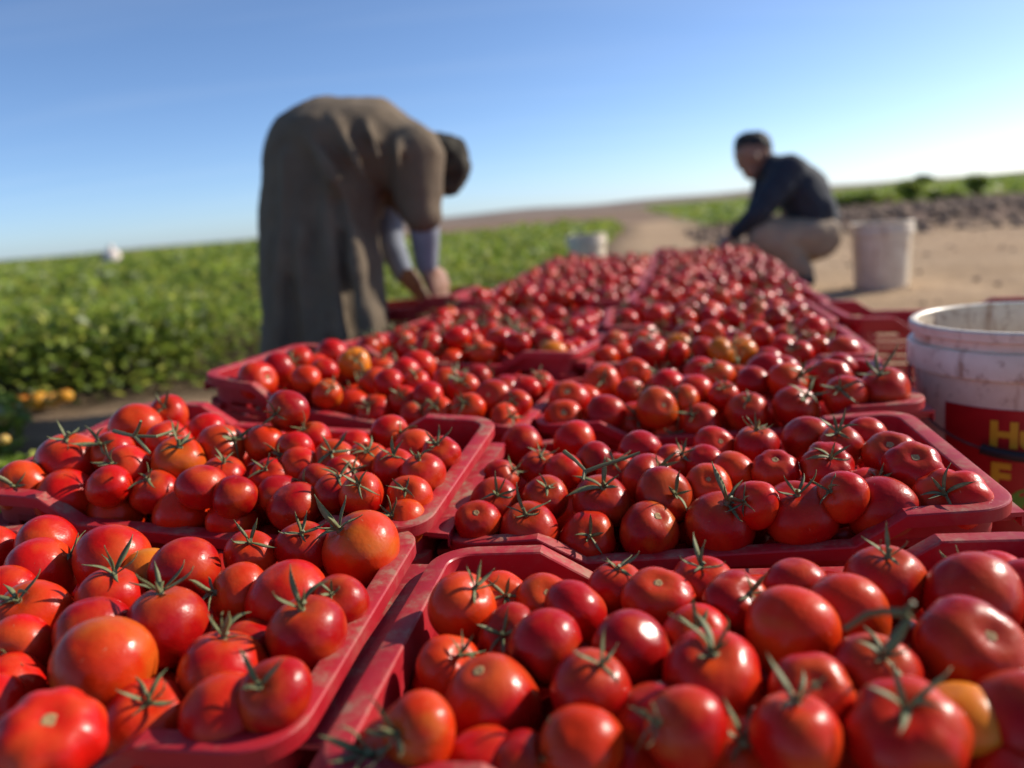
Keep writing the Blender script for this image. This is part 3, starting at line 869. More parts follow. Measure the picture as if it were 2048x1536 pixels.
# hand-read tomatoes: x, y, width (photo px), state (c calyx, s scar, n neither in view), stem offset, colour, [shape]
HAND = {
'L1': [(210,1335,205,'n',.5,.6,'o',1),(332,1252,168,'c',-.15,-.9,'d',2),(222,1195,128,'c',.1,-.85,'r',0),(303,1145,92,'n',0,.5,'y',0),(225,1122,140,'n',.2,.5,'r',2),
 (85,1142,140,'c',.82,-.42,'r',1),(65,1235,148,'c',-.42,-.6,'o',6),(95,1088,118,'n',-.3,.4,'r',1),(-16,1092,84,'n',.2,.5,'r',0),(372,1140,138,'n',-.2,.6,'d',0),
 (480,1188,128,'c',-.9,-.12,'o',1),(580,1202,162,'n',.3,.7,'r',1),(640,1268,152,'c',-.18,-.75,'d',0),(735,1098,155,'c',-.66,-.62,'o',1),(607,1096,112,'n',.1,.6,'d',0),
 (500,1110,104,'c',0,-.6,'r',0),(445,1345,172,'c',.05,-.93,'r',6),(465,1445,190,'n',.6,-.5,'r',7),(295,1450,180,'c',.02,-.55,'r',6),(98,1478,215,'s',.0,-.55,'r',9),
 (25,1362,104,'n',-.3,.5,'r',0),(-20,1412,120,'n',.2,.6,'r',1),(36,1300,140,'c',-.35,.15,'r',0),(185,1262,150,'n',.1,.6,'d',0),(600,1385,122,'c',-.45,-.35,'d',0),
 (715,1205,110,'n',.1,.7,'d',0),(505,1292,112,'n',.1,.7,'d',0),(10,1175,90,'n',.1,.7,'r',0)],
'L2': [(134,1000,120,'n',.1,.5,'r',1),(137,924,126,'c',-.1,-.9,'r',0),(45,972,104,'c',-.3,0,'o',0),(232,1027,114,'n',.2,.6,'o',2),(220,975,90,'n',.1,.5,'r',0),
 (312,985,100,'c',-.38,-.75,'r',0),(366,1024,115,'n',.4,.5,'o',1),(402,977,104,'n',.2,.5,'d',0),(272,856,103,'n',.3,.5,'o',1),(338,828,80,'n',.1,.5,'r',0),
 (227,905,86,'c',-.6,-.45,'r',0),(252,938,95,'n',.3,.5,'r',1),(358,922,105,'c',0,-.7,'o',6),(442,897,106,'n',.3,.6,'o',1),(340,885,90,'c',.3,-.5,'r',0),
 (415,857,64,'n',.2,.5,'r',0),(447,952,92,'c',0,-.78,'r',0),(466,1040,106,'c',.3,-.72,'r',3),(590,1015,108,'n',.2,.6,'d',1),(724,990,97,'n',.2,.6,'r',1),
 (672,985,90,'c',.15,-.85,'d',0),(823,995,92,'c',-.2,-.35,'o',0),(812,1036,66,'c',-.6,-.4,'o',0),(853,950,94,'c',-.2,-.8,'r',6),(787,935,86,'c',0,-.72,'r',6),
 (888,910,86,'c',-.2,-.7,'r',3),(830,893,64,'n',.3,.5,'o',0),(780,868,82,'c',.65,-.1,'r',0),(668,920,82,'c',-.15,-.5,'o',6),(624,880,86,'c',-.55,-.75,'r',0),
 (711,887,54,'n',.2,.6,'r',0),(590,903,82,'c',-.8,.2,'r',0),(599,928,66,'n',.2,.5,'r',0),(530,888,80,'n',.2,.5,'o',6),(540,956,86,'n',.2,.5,'r',0),
 (560,990,84,'n',-.5,.2,'d',0),(632,958,58,'c',-.7,0,'d',0),(735,918,72,'c',0,-.6,'o',6),(575,822,84,'c',-.6,.15,'d',1),(470,985,66,'n',.1,.7,'d',0),(690,940,60,'n',.1,.7,'d',0)],
'R2': [(947,1046,95,'s',-.1,-.55,'d',0),(1058,1060,118,'c',-.15,-.62,'d',0),(1176,1080,116,'c',.1,-.2,'r',3),(1298,1062,126,'s',.35,-.6,'d',1),(1202,1005,116,'c',.1,-.65,'d',6),
 (1092,995,96,'c',.05,-.5,'d',0),(990,1005,104,'c',.1,-.35,'d',6),(1003,955,72,'c',.7,-.5,'d',0),(1078,935,80,'c',.1,-.8,'d',0),(1043,890,85,'n',.1,.6,'d',0),
 (1150,885,88,'n',.2,.6,'r',2),(1190,920,70,'n',.2,.5,'d',0),(1282,905,92,'n',.2,.5,'d',1),(1235,940,64,'c',-.2,-.6,'r',0),(1297,960,112,'c',.45,-.55,'d',6),
 (1353,925,80,'n',.2,.5,'r',0),(1330,995,122,'c',.45,-.12,'d',1),(1415,975,104,'s',0,-.45,'o',6),(1443,1050,140,'c',.2,-.7,'d',1),(1465,945,82,'n',.4,.4,'o',0),
 (1550,940,92,'s',0,-.7,'d',9),(1598,1030,152,'c',-.05,-.75,'d',3),(1762,1020,152,'n',.4,.6,'d',6),(1900,1002,142,'c',-.25,-.35,'r',5),(1827,935,116,'s',.1,-.6,'d',4),
 (1780,912,106,'s',0,-.6,'d',3),(1680,895,98,'c',-.1,-.75,'d',8),(1608,873,92,'n',.2,.5,'d',0),(1512,893,92,'c',0,-.9,'d',0),(1732,873,80,'n',.2,.4,'r',0),
 (1655,935,112,'c',.2,-.6,'d',5),(1685,985,80,'c',-.55,-.2,'r',0),(1508,1000,72,'c',-.5,-.1,'r',0),(1410,922,62,'n',.1,.5,'d',0),(1428,892,80,'s',.4,-.3,'r',0),(1735,968,60,'n',.1,.5,'r',0),(1125,938,60,'n',.1,.5,'r',0)],
'R1': [(925,1215,142,'c',.42,-.62,'o',8),(1003,1190,86,'n',.2,.4,'o',0),(1090,1195,92,'s',.1,-.45,'o',6),(1153,1222,135,'n',-.2,.6,'d',0),(1235,1170,100,'c',0,-.85,'r',0),
 (1317,1200,150,'s',0,-.7,'r',3),(1020,1257,82,'c',-.3,-.1,'d',0),(1093,1297,152,'n',.1,.6,'d',1),(1260,1298,155,'n',-.3,.5,'d',1),(1182,1375,150,'c',.3,-.65,'d',1),
 (900,1335,140,'c',.4,-.45,'o',3),(985,1415,205,'s',-.3,-.68,'r',2),(1160,1498,165,'n',.3,.5,'o',0),(1370,1458,175,'c',-.72,-.1,'r',1),(1425,1352,200,'c',0,-.62,'r',3),
 (1582,1262,186,'n',.3,.6,'o',8),(1695,1232,158,'n',.3,.6,'o',1),(1772,1165,158,'c',.05,-.8,'d',6),(1592,1175,120,'n',.2,.5,'d',8),(1475,1207,140,'c',.5,-.45,'d',3),
 (1945,1195,188,'n',.2,.6,'d',6),(1995,1152,98,'c',-.8,-.2,'r',0),(1945,1300,208,'s',.45,-.45,'d',3),(1752,1342,150,'c',.2,-.5,'d',0),(1625,1392,178,'s',.1,-.35,'r',3),
 (1590,1478,180,'c',0,-.85,'r',8),(1810,1468,230,'c',0,-.55,'r',4),(1925,1420,92,'n',.2,.5,'y',0),(2055,1450,220,'n',.2,.5,'d',0),(1405,1166,118,'c',-.05,-.75,'r',0),
 (1395,1266,100,'n',.2,.5,'r',0),(837,1445,112,'c',-.75,0,'o',0),(795,1522,190,'c',-.7,-.2,'r',0),(972,1545,190,'n',.3,.6,'r',3),(1250,1552,150,'n',.2,.5,'r',0),
 (1480,1528,205,'c',.1,-.5,'r',0),(1725,1548,190,'n',.2,.5,'r',0),(2010,1545,95,'n',.2,.5,'r',0),(2052,1165,84,'n',.2,.5,'d',0),(1060,1520,100,'n',.1,.6,'d',0),(1310,1420,100,'n',.1,.6,'d',0)],
'R3': [(1127,838,80,'s',0,-.4,'o',6),(1133,803,86,'s',-.1,-.55,'r',0),(1210,828,80,'n',.1,.5,'d',0),(1270,847,92,'n',.1,.5,'r',0),(1312,820,84,'s',.4,-.2,'o',1),
 (1202,768,80,'n',.3,.4,'o',0),(1400,848,82,'c',-.4,-.45,'d',0),(1494,826,88,'n',.2,.6,'d',1),(1592,815,92,'c',.5,-.6,'d',0),(1690,793,90,'n',.4,.4,'r',1),
 (1770,780,100,'c',-.2,-.8,'d',6),(1660,755,84,'s',.1,-.5,'r',4),(1577,765,82,'c',.6,-.4,'o',0),(1505,765,70,'n',.2,.5,'d',0),(1447,790,58,'n',.2,.5,'r',0),
 (1390,782,72,'n',.2,.5,'r',0),(1367,800,60,'c',-.5,-.5,'o',0),(1268,747,66,'s',.1,-.4,'o',0),(1262,785,62,'c',.6,-.3,'d',0),(1335,870,56,'n',.2,.5,'o',0)],
'L3': [(515,762,78,'s',.6,-.25,'r',6),(598,715,52,'n',.2,.5,'r',0),(648,738,46,'n',.2,.5,'r',0),(655,783,48,'n',.2,.5,'o',2),(612,752,44,'n',.2,.5,'o',0),(747,824,74,'c',-.4,-.5,'r',0),
 (808,804,68,'n',.2,.5,'r',0),(830,830,66,'n',.2,.5,'r',0),(778,768,62,'n',.2,.5,'r',0),(832,766,62,'c',-.1,-.7,'r',0),(927,777,66,'c',-.2,-.5,'r',0),(985,795,74,'s',-.3,-.2,'d',0),
 (1040,810,60,'n',.2,.5,'r',0),(1010,838,66,'c',.5,-.2,'o',3),(935,818,68,'c',-.3,-.5,'o',3),(877,820,52,'c',-.3,-.4,'o',0),(1053,775,52,'n',.2,.5,'r',0),(1080,765,50,'n',.2,.5,'r',0),(855,790,52,'n',.2,.5,'r',0)],
}
HEAP = {'L1': .012, 'R1': .012, 'L2': .016, 'R2': .014, 'L3': .030, 'R3': .014}

class Tom: pass
def place_hand(k):
    c, Rm = CR[k]; nrm = Rm[:, 2]; out = []
    for e in HAND[k]:
        t = Tom(); t.px, t.py, t.d, t.state, sx, sy, t.col, t.shape = e
        t.shape = int(rng.choice({0: [0, 0, 6, 8, 3], 1: [1, 1, 8, 2]}.get(t.shape, [t.shape])))
        t.crate = k; t.hand = True
        if t.state == 'n' and t.col != 'y' and t.d < 150 and t.px not in (575, 1762) and rng.random() < (.6 if k in ('R3', 'L3') else .3): t.state, sx, sy = 'c', rng.uniform(-.6, .6), rng.uniform(-.75, -.2)
        t.ray = ray(t.px, t.py)
        def tz(dl): return ((c - CAMP) @ nrm + dl) / (t.ray @ nrm)
        t.t = tz(HEAP[k] * .4); t.tlo, t.thi = tz(.062), tz(-.060)
        if k == 'L2' and t.px == 575: t.t = tz(.034)
        if k == 'L1' and t.px == 98: t.t = tz(.016)
        t.sx, t.sy = sx, sy
        out.append(t)
    ts = np.array([t.t for t in out]); t0 = ts.copy(); rays = np.array([t.ray for t in out]); d = np.array([t.d for t in out])
    off = np.zeros((len(out), 3)); rl2 = (rays ** 2).sum(1); ry = rays @ Rm[:, 1]
    free = np.array([(k, t.px) in (('L2', 575), ('L1', 98)) for t in out])
    for it in range(400):
        r = d / 2 * ts / F_PX
        P = CAMP + rays * ts[:, None] + off
        D = P[:, None] - P[None]; dist = np.linalg.norm(D, axis=2) + np.eye(len(out))
        need = .86 * (r[:, None] + r[None]); ov = np.clip(need - dist, 0, None); np.fill_diagonal(ov, 0)
        dirs = D / dist[..., None]
        push = (dirs * ov[..., None]).sum(1) * .25
        al = (push * rays).sum(1) / rl2
        ts = ts + al * 1.3 + (t0 - ts) * .006
        off = off * .90 + (push - rays * al[:, None]) * .30
        loc = (CAMP + rays * ts[:, None] + off - c) @ Rm
        lx = LD / 2 - .017 - .8 * r; ly = WD / 2 - .017 - .70 * r
        dy = np.clip(loc[:, 1], -ly, ly) - loc[:, 1]; dy[free] = 0
        ts = ts + np.clip(dy / ry, -.02, .02) * .6
        dx = np.clip(loc[:, 0], -lx, lx) - loc[:, 0]; dx[free] = 0
        off = off + (dx * .15)[:, None] * Rm[:, 0][None]
        dz = np.clip(loc[:, 2], -.060, .055) - loc[:, 2]; rz = rays @ Rm[:, 2]
        ts = ts + np.clip(dz / rz, -.02, .02) * .3
    r = d / 2 * ts / F_PX
    for i, t in enumerate(out):
        t.pos = CAMP + rays[i] * ts[i] + off[i]; t.r = float(r[i])
        grow = max(0.0, .0225 - t.r)
        if not free[i] and grow > 0: t.r += grow; t.pos = t.pos + (rays[i] / np.linalg.norm(rays[i]) * .8 - CAMR[:, 1] * .7) * grow
        f = t.ray / np.linalg.norm(t.ray); up = CAMR[:, 1]; rt = np.cross(f, up); rt /= np.linalg.norm(rt); up = np.cross(rt, f)
        if t.state == 'n':
            v = rt * t.sx + up * -abs(t.sy) + f * rng.uniform(.3, .9) + rng.normal(0, .15, 3)
        else:
            q = max(0.0, 1 - t.sx ** 2 - t.sy ** 2) ** .5
            v = rt * t.sx - up * t.sy - f * q
        t.axis = v / np.linalg.norm(v)
    return out

TOMS = []
for k in HAND: TOMS += place_hand(k)

def heap_h(k, x, y):
    """how far the heap's centres may rise above the rim at local x, y"""
    n = int(k[1:])
    if k in ('L1', 'R1', 'R2', 'L2'): return -.040
    dome = max(0, 1 - (x / .25) ** 4) * max(0, 1 - (y / .147) ** 4)
    return -.012 + (.022 if n >= 4 else .02) * dome
def drop_fill(k, tries):
    c, Rm = CR[k]
    P = [(np.append((t.pos - c) @ Rm, t.r)) for t in TOMS if t.crate == k]
    arr = np.zeros((len(P) + tries, 4)); n = len(P)
    if n: arr[:n] = np.array(P)
    out = []
    for q in range(tries):
        r = rng.uniform(.0235, .0305) if int(k[1:]) > 3 else rng.uniform(.024, .032)
        best = None
        for _ in range(14):
            x = rng.uniform(-1, 1) * (LD / 2 - .019 - r * .85); y = rng.uniform(-1, 1) * (WD / 2 - .019 - r * .85)
            z = -.085
            if n:
                a = arr[:n]; dd = (a[:, 0] - x) ** 2 + (a[:, 1] - y) ** 2; s = (.93 * (a[:, 3] + r)) ** 2; mk = dd < s
                if mk.any(): z = max(z, (a[mk, 2] + np.sqrt(s[mk] - dd[mk])).max())
            if best is None or z < best[2]: best = (x, y, z)
        x, y, z = best
        if z > heap_h(k, x, y): continue
        arr[n] = (x, y, z, r); n += 1
        t = Tom(); t.hand = False; t.crate = k; t.r = r; t.pos = c + Rm @ np.array([x, y, z]); t.loc = (x, y, z)
        u = rng.random(); t.state = 'c' if u < .72 else ('s' if u < .84 else 'n')
        ax = rng.normal(size=3); ax[2] = abs(ax[2]) + .55
        if t.state == 'n': ax[2] = -ax[2]
        t.axis = ax / np.linalg.norm(ax)
        t.col = rng.choice(['r', 'r', 'r', 'd', 'd', 'o', 'o'], 1)[0] if rng.random() > .025 else 'y'
        t.shape = int(rng.choice([0, 0, 1, 1, 2, 3, 6, 6, 7, 8]))
        out.append(t)
    return out
def under_layer(k):
    """the layer of fruit that carries the ones on show"""
    c, Rm = CR[k]; hs = [((t.pos - c) @ Rm, t.r) for t in TOMS if t.crate == k]
    out = []; r0 = .030
    for j, y in enumerate(np.arange(-WD / 2 + .044, WD / 2 - .040, .050)):
        for x in np.arange(-LD / 2 + .046 + (j % 2) * .027, LD / 2 - .042, .054):
            x1, y1, r = x + rng.uniform(-.005, .005), y + rng.uniform(-.004, .004), r0 * rng.uniform(.92, 1.05)
            z = -.038 - rng.uniform(0, .008)
            for p, q in hs:
                dd = (p[0] - x1) ** 2 + (p[1] - y1) ** 2; sm = (.88 * (q + r)) ** 2
                if dd < sm: z = min(z, p[2] - math.sqrt(sm - dd))
            if z < -.14: continue
            t = Tom(); t.hand = False; t.crate = k; t.r = r; t.loc = (x1, y1, z); t.pos = c + Rm @ np.array(t.loc)
            t.state = 'n'; ax = rng.normal(size=3); ax[2] = -abs(ax[2]); t.axis = ax / np.linalg.norm(ax); t.col = rng.choice(['r', 'd', 'd', 'o'], 1)[0]; t.shape = int(rng.choice([0, 1, 6])); out.append(t)
    return out
for k in CR: TOMS += under_layer(k) if int(k[1:]) <= 2 else drop_fill(k, 170)
# a few greens and small fruit low in the crate the bending man fills
CR['H0'] = HCR
def heap_H():
    c, Rm = HCR; out = []
    for q in range(26):
        t = Tom(); t.hand = False; t.crate = 'H0'; t.r = rng.uniform(.024, .03); t.loc = (rng.uniform(-.2, .2), rng.uniform(-.1, .1), -.13); t.pos = c + Rm @ np.array(t.loc)
        t.state = 'c'; t.axis = np.array([.1, .1, 1.0]); t.col = 'd'; t.shape = 0; out.append(t)
    return out
TOMS += heap_H()

# which ones are individuals: the 300 that show largest
for t in TOMS:
    p = proj(t.pos); t.u = p; t.show = 2 * t.r * F_PX / p[2]
    inside = -40 < p[0] < 2088 and -40 < p[1] < 1576
    t.vis = inside and (t.hand or (t.crate not in ('L1', 'R1', 'L2', 'R2', 'H0') and t.loc[2] > heap_h(t.crate, t.loc[0], t.loc[1]) - .034))
cand = sorted([t for t in TOMS if t.vis], key=lambda t: -t.show)
ind = [t for t in cand if t.hand]
ind += [t for t in cand if not t.hand][:300 - len(ind)]
for t in TOMS: t.ind = False
for t in ind: t.ind = True

# labels: row and place in row inside the crate
WORD = ['first', 'second', 'third', 'fourth', 'fifth', 'sixth', 'seventh', 'eighth', 'ninth', 'tenth', 'eleventh', 'twelfth', 'thirteenth', 'fourteenth']
ROWN = {1: ['only row'], 2: ['front row', 'back row'], 3: ['front row', 'middle row', 'back row'], 4: ['front row', 'second row', 'third row', 'back row'],
        5: ['front row', 'second row', 'middle row', 'fourth row', 'back row'], 6: ['front row', 'second row', 'third row', 'fourth row', 'fifth row', 'back row']}
STATE = {'c': ' with calyx', 's': ' with stem scar', 'n': ''}
bycr = {}
for t in ind: bycr.setdefault(t.crate, []).append(t)
for k, L in bycr.items():
    L.sort(key=lambda t: -t.u[1]); nrow = max(1, min(6, round(len(L) / 7.0))); per = math.ceil(len(L) / nrow)
    nrow = math.ceil(len(L) / per)
    for i in range(nrow):
        row = sorted(L[i * per:(i + 1) * per], key=lambda t: t.u[0])
        for j, t in enumerate(row):
            o = f"{WORD[j]} from left" if j else 'leftmost'
            t.label = f"{CNAME[t.col]} tomato{STATE[t.state]}, {o} in {ROWN[nrow][i]} of {crate_phrase(k)}"
SPECIAL = {('L1', 735): 'large orange-red tomato with a yellow-green patch, at the far corner of front left crate',
 ('L1', 303): 'yellow-orange tomato wedged behind other tomatoes in the front left crate',
 ('L1', 210): 'big smooth orange-red tomato in the middle of the front left crate',
 ('L1', 98): 'big ribbed tomato with a brown scar on top, lower corner of the front left crate',
 ('L2', 575): 'dark red tomato perched on the rim between second and third left crates',
 ('L2', 45): 'orange-red tomato with star-shaped calyx facing out at end of second left crate',
 ('R2', 1298): 'tomato with yellow shoulder and corky scar, front row of second right crate',
 ('R2', 1598): 'big ribbed tomato under a large calyx, front row of second right crate',
 ('R1', 1925): 'small yellow-orange tomato half buried in the front right crate',
 ('R1', 985): 'largest pear-shaped tomato with a brown scar, near corner of front right crate',
 ('R1', 1752): 'tomato with a long forked stalk in the front right crate',
 ('R1', 1945): None}

def axis_mat(pos, axis, r, roll):
    z = Vector(axis); a = Vector((0, 0, 1)) if abs(z.z) < .95 else Vector((1, 0, 0))
    x = (a - z * a.dot(z)).normalized(); y = z.cross(x)
    c, s = math.cos(roll), math.sin(roll)
    x, y = x * c + y * s, y * c - x * s
    M = Matrix(((x.x, y.x, z.x, pos[0]), (x.y, y.y, z.y, pos[1]), (x.z, y.z, z.z, pos[2]), (0, 0, 0, 1)))
    return M @ Matrix.Diagonal((r, r, r, 1))

for n_i, t in enumerate(ind):
    roll = rng.uniform(0, 6.28)
    hi = t.show > 75
    o = bpy.data.objects.new('tomato', (TM_HI if hi else TM_LO)[t.shape]); COL.objects.link(o)
    sq = rng.uniform(.94, 1.05, 2)
    o.matrix_world = axis_mat(t.pos, t.axis, t.r * (1.0 + .02 * rng.normal()), roll) @ Matrix.Diagonal((sq[0], 1, sq[1], 1))
    cc = np.array(COLS[t.col]) * rng.uniform(.86, 1.12)
    alpha = 1.0
    if t.hand and t.crate == 'L1' and t.px == 735: alpha = .62
    elif t.hand and t.crate == 'R2' and t.px == 1298: alpha = .62
    elif t.col == 'o' and rng.random() < .3: alpha = .7
    o.color = (*map(float, cc), alpha)
    lab = (SPECIAL.get((t.crate, t.px)) if t.hand else None) or t.label
    tag(o, lab, 'tomato', f"tomatoes in the {crate_phrase(t.crate)}" if t.crate != 'H0' else 'tomatoes')
    z = top_z(t.shape)
    if t.state == 'c':
        h = bpy.data.objects.new('calyx', HUBS[int(rng.integers(len(HUBS)))]); COL.objects.link(h); h.parent = o
        h.location = (0, 0, z + .015); sc = rng.uniform(.82, 1.12); h.scale = (sc, sc, sc)
        ns = int(rng.choice([5, 5, 6, 6])); a0 = rng.uniform(0, 6.28)
        for j in range(ns):
            s = bpy.data.objects.new('sepal', (SEPS if hi else SEPS_LO)[int(rng.integers(len(SEPS)))]); COL.objects.link(s); s.parent = h
            s.rotation_euler = (rng.uniform(-.15, .15), rng.uniform(-.25, .15), a0 + j * 6.283 / ns + rng.uniform(-.3, .3))
            q = rng.uniform(.8, 1.15); s.scale = (q, q * rng.uniform(.8, 1.15), q)
    elif t.state == 's':
        h = bpy.data.objects.new('stem_scar', SCARS[int(rng.integers(4))]); COL.objects.link(h); h.parent = o
        h.location = (0, 0, z + .006); sc = rng.uniform(.6, .95); h.scale = (sc, sc, sc)

# the rest as one object
def heap():
    base = [tomato_mesh(40 + i, 12, 8, **SHAPES[i]) for i in range(len(SHAPES))]
    bv = [np.array(v) for v, f in base]; tri = []
    for v, f in base:
        T_ = []
        for q in f: T_ += [q] if len(q) == 3 else [(q[0], q[1], q[2]), (q[0], q[2], q[3])]
        tri.append(np.array(T_))
    sp = []
    for me in SEPS_LO[:8]:
        v = np.array([tuple(x.co) for x in me.vertices]); f = []
        for p in me.polygons:
            q = list(p.vertices); f += [(q[0], q[1], q[2]), (q[0], q[2], q[3])]
        sp.append((v, np.array(f)))
    Vs, Fs, Cs, off = [], [], [], 0; cV, cF, co = [], [], 0
    for t in TOMS:
        if t.ind: continue
        Mx = np.array(axis_mat(t.pos, t.axis, t.r, rng.uniform(0, 6.28)))
        v = bv[t.shape] @ Mx[:3, :3].T + Mx[:3, 3]
        Vs.append(v); Fs.append(tri[t.shape] + off); off += len(v)
        c = np.array(COLS[t.col]) * rng.uniform(.85, 1.12); Cs.append(np.tile(c, (len(v), 1)))
        if t.state == 'c' and t.crate not in ('L1', 'L2', 'R1', 'R2'):
            for j in range(5):
                sv, sf = sp[int(rng.integers(8))]; a = j * 1.2566 + rng.uniform(-.3, .3); ca, sa = math.cos(a), math.sin(a)
                q = sv @ np.array([[ca, sa, 0], [-sa, ca, 0], [0, 0, 1]]) * rng.uniform(.8, 1.1); q[:, 2] += top_z(t.shape)
                q = q @ Mx[:3, :3].T + Mx[:3, 3]; cV.append(q); cF.append(sf + co); co += len(q)
    me = big_mesh('tomato_heap', np.concatenate(Vs), np.concatenate(Fs), np.concatenate(Cs), smooth=True); me.materials.append(M_TOMS)
    o = mesh_obj('tomato_heap', me); tag(o, 'heaps of ripe tomatoes filling the far crates and the lower layers', 'tomatoes', kind='stuff')
    me = big_mesh('calyx_mass', np.concatenate(cV), np.concatenate(cF), smooth=True); me.materials.append(M_CALYX)
    c = mesh_obj('calyx', me, o); c['kind'] = 'stuff'
heap()

# vine sprigs lying on the fruit
def sprig(paths, label):
    c = np.mean([p[0] for p in paths], axis=0)
    root = empty('vine_sprig', tuple(c)); tag(root, label, 'vine stem', 'pieces of vine lying on the tomatoes')
    for i, p in enumerate(paths):
        mb = MB(); q = [np.array(x) - c for x in p]
        mb.tube([tuple(x) for x in q], np.linspace(.0022, .0013, len(q)), 7); mb.build('stem' if i == 0 else 'side_stem', M_STALK, root)
def pz(k, px, py, dl):
    c, Rm = CR[k]; d = ray(px, py); return CAMP + d * (((c - CAMP) @ Rm[:, 2] + dl) / (d @ Rm[:, 2]))
sprig([[pz('L2', 228, 862, .052), pz('L2', 250, 868, .056), pz('L2', 270, 872, .058), pz('L2', 312, 873, .058), pz('L2', 345, 862, .054)],
       [pz('L2', 268, 872, .058), pz('L2', 276, 858, .066), pz('L2', 282, 842, .076)],
       [pz('L2', 270, 872, .058), pz('L2', 284, 888, .052), pz('L2', 300, 906, .046)]], 'forked dry vine stem lying across tomatoes in the second left crate')
sprig([[pz('R2', 1128, 903, .062), pz('R2', 1150, 920, .056), pz('R2', 1172, 943, .050)],
       [pz('R2', 1172, 943, .050), pz('R2', 1200, 932, .054), pz('R2', 1245, 918, .056), pz('R2', 1280, 905, .06)],
       [pz('R2', 1170, 942, .050), pz('R2', 1166, 960, .046)]], 'forked vine stem between tomatoes at the back of the second right crate')
sprig([[pz('R1', 1772, 1300, .050), pz('R1', 1800, 1262, .058), pz('R1', 1820, 1235, .064), pz('R1', 1810, 1225, .068), pz('R1', 1827, 1205, .074)],
       [pz('R1', 1808, 1226, .068), pz('R1', 1770, 1222, .066), pz('R1', 1735, 1228, .060), pz('R1', 1690, 1258, .05)]], 'bent forked stalk standing up among tomatoes in the front right crate')

# yellow fruit hanging at the crop's edge
for i, (px, py, d, lab) in enumerate([(45, 812, 34, 'small orange tomato at the end of the yellow cluster low at the field edge'), (78, 808, 40, 'largest yellow tomato in the cluster low at the field edge'),
        (104, 806, 30, 'pale yellow tomato beside the largest in the cluster low at the field edge'), (130, 798, 30, 'small yellow tomato at the crate end of the cluster low at the field edge'), (8, 885, 22, 'single pale yellow tomato on the low plant beside the second left crate')]):
    Z = 2.60 if i < 4 else 1.72
    o = bpy.data.objects.new('yellow_tomato', TM_LO[(0, 1, 2, 6, 0)[i]]); COL.objects.link(o)
    o.matrix_world = axis_mat(at(px, py - 6, Z), np.array([.1, -.2, 1.0]) / 1.03, d / 2 * Z / F_PX, i)
    o.color = ((.60, .24, .02, 1), (.66, .34, .03, 1), (.62, .40, .08, 1), (.66, .33, .03, 1), (.6, .42, .1, 1))[i]
    tag(o, lab, 'tomato', 'yellow tomatoes on the plants')
    h = bpy.data.objects.new('calyx', HUBS[i]); COL.objects.link(h); h.parent = o; h.location = (0, 0, .85)

# ------------------------------------------------------------------ buckets
def pail_mat():
    m, n, b = new_mat('white_pail'); ge = n.nodes.new('ShaderNodeNewGeometry'); P = ge.outputs['Position']
    n1 = noise(n, 11, 5, .65, P); n2 = noise(n, 60, 5, .7, P)
    c = mix(n, ramp(n, n1.outputs[0], [(.35, 0), (.75, .75)]).outputs[0], (.80, .70, .54), (.54, .40, .27))
    c = mix(n, ramp(n, n2.outputs[0], [(.55, 0), (.72, .8)]).outputs[0], c, (.34, .20, .12))
    mp = n.nodes.new('ShaderNodeMapping'); mp.inputs['Scale'].default_value = (26, 26, 5); n.links.new(P, mp.inputs[0])
    n3 = noise(n, 1, 4, .6, mp.outputs[0]); c = mix(n, ramp(n, n3.outputs[0], [(.58, 0), (.68, .85)]).outputs[0], c, (.33, .17, .09))
    n.links.new(c, b.inputs['Base Color']); b.inputs['Roughness'].default_value = .42
    return m
M_PAIL = pail_mat()
M_LAB = plain_mat('label_red', (.36, .008, .012), .4, .12, 40)
M_YEL = plain_mat('label_yellow', (.62, .36, .02), .5, .08, 60)
M_BLK = plain_mat('black_plastic', (.012, .012, .014), .5, .2, 60)
M_GRN = plain_mat('label_green', (.10, .24, .02), .5, .1, 60)
M_WIRE = plain_mat('wire', (.10, .085, .08), .45, .3, 90, metallic=.6)
def pail(loc, R0, H, label, group, full=False, face=0.0):
    root = empty('white_bucket', loc); root.rotation_euler.z = face; tag(root, label, 'bucket', group)
    k = R0 / .15; rb = R0 * .86
    def rad(z): return rb + (R0 - .006 - rb) * z / H
    mb = MB(); mb.lathe([(.0, .004), (rb - .012, .004), (rb - .002, 0.0), (rb, .006)] + [(rad(z), z) for z in np.linspace(.03, H - .002, 12)] + [(R0 - .010, H - .003)] +
                        [(rad(z) - .004, z) for z in np.linspace(H - .01, .03, 8)] + [(rb - .006, .012), (0, .010)], 72)
    mb.build('pail_wall', M_PAIL, root)
    mb = MB(); mb.lathe([(R0 - .0105, H - .004), (R0 - .0108, H + .001), (R0 - .008, H + .0035), (R0 - .002, H + .0035), (R0 + .001, H + .0005), (R0 + .001, H - .010), (R0 - .0015, H - .0115), (R0 - .0055, H - .0118)], 72)
    mb.build('rim', M_PAIL, root)
    z1 = H - .048
    mb = MB(); mb.lathe([(rad(z1 + .024) - .001, z1 + .0245), (rad(z1) + .0085, z1 + .0225), (rad(z1) + .0105, z1 + .019), (rad(z1) + .010, z1 - .012), (rad(z1) + .008, z1 - .0135), (rad(z1) + .0072, z1 - .012), (rad(z1) + .0072, z1 + .0175), (rad(z1 + .018) - .001, z1 + .0185)], 72)
    mb.build('collar', M_PAIL, root)
    return root, rad
def wrap(me, rad, a0, z0, sx, lift):
    """bend a flat x/y mesh round the pail: x -> arc length, y -> height"""
    for v in me.vertices:
        z = z0 + v.co.y; r = rad(z) + lift + v.co.z; a = a0 + v.co.x / rad(z)
        v.co = (r * math.cos(a), r * math.sin(a), z)
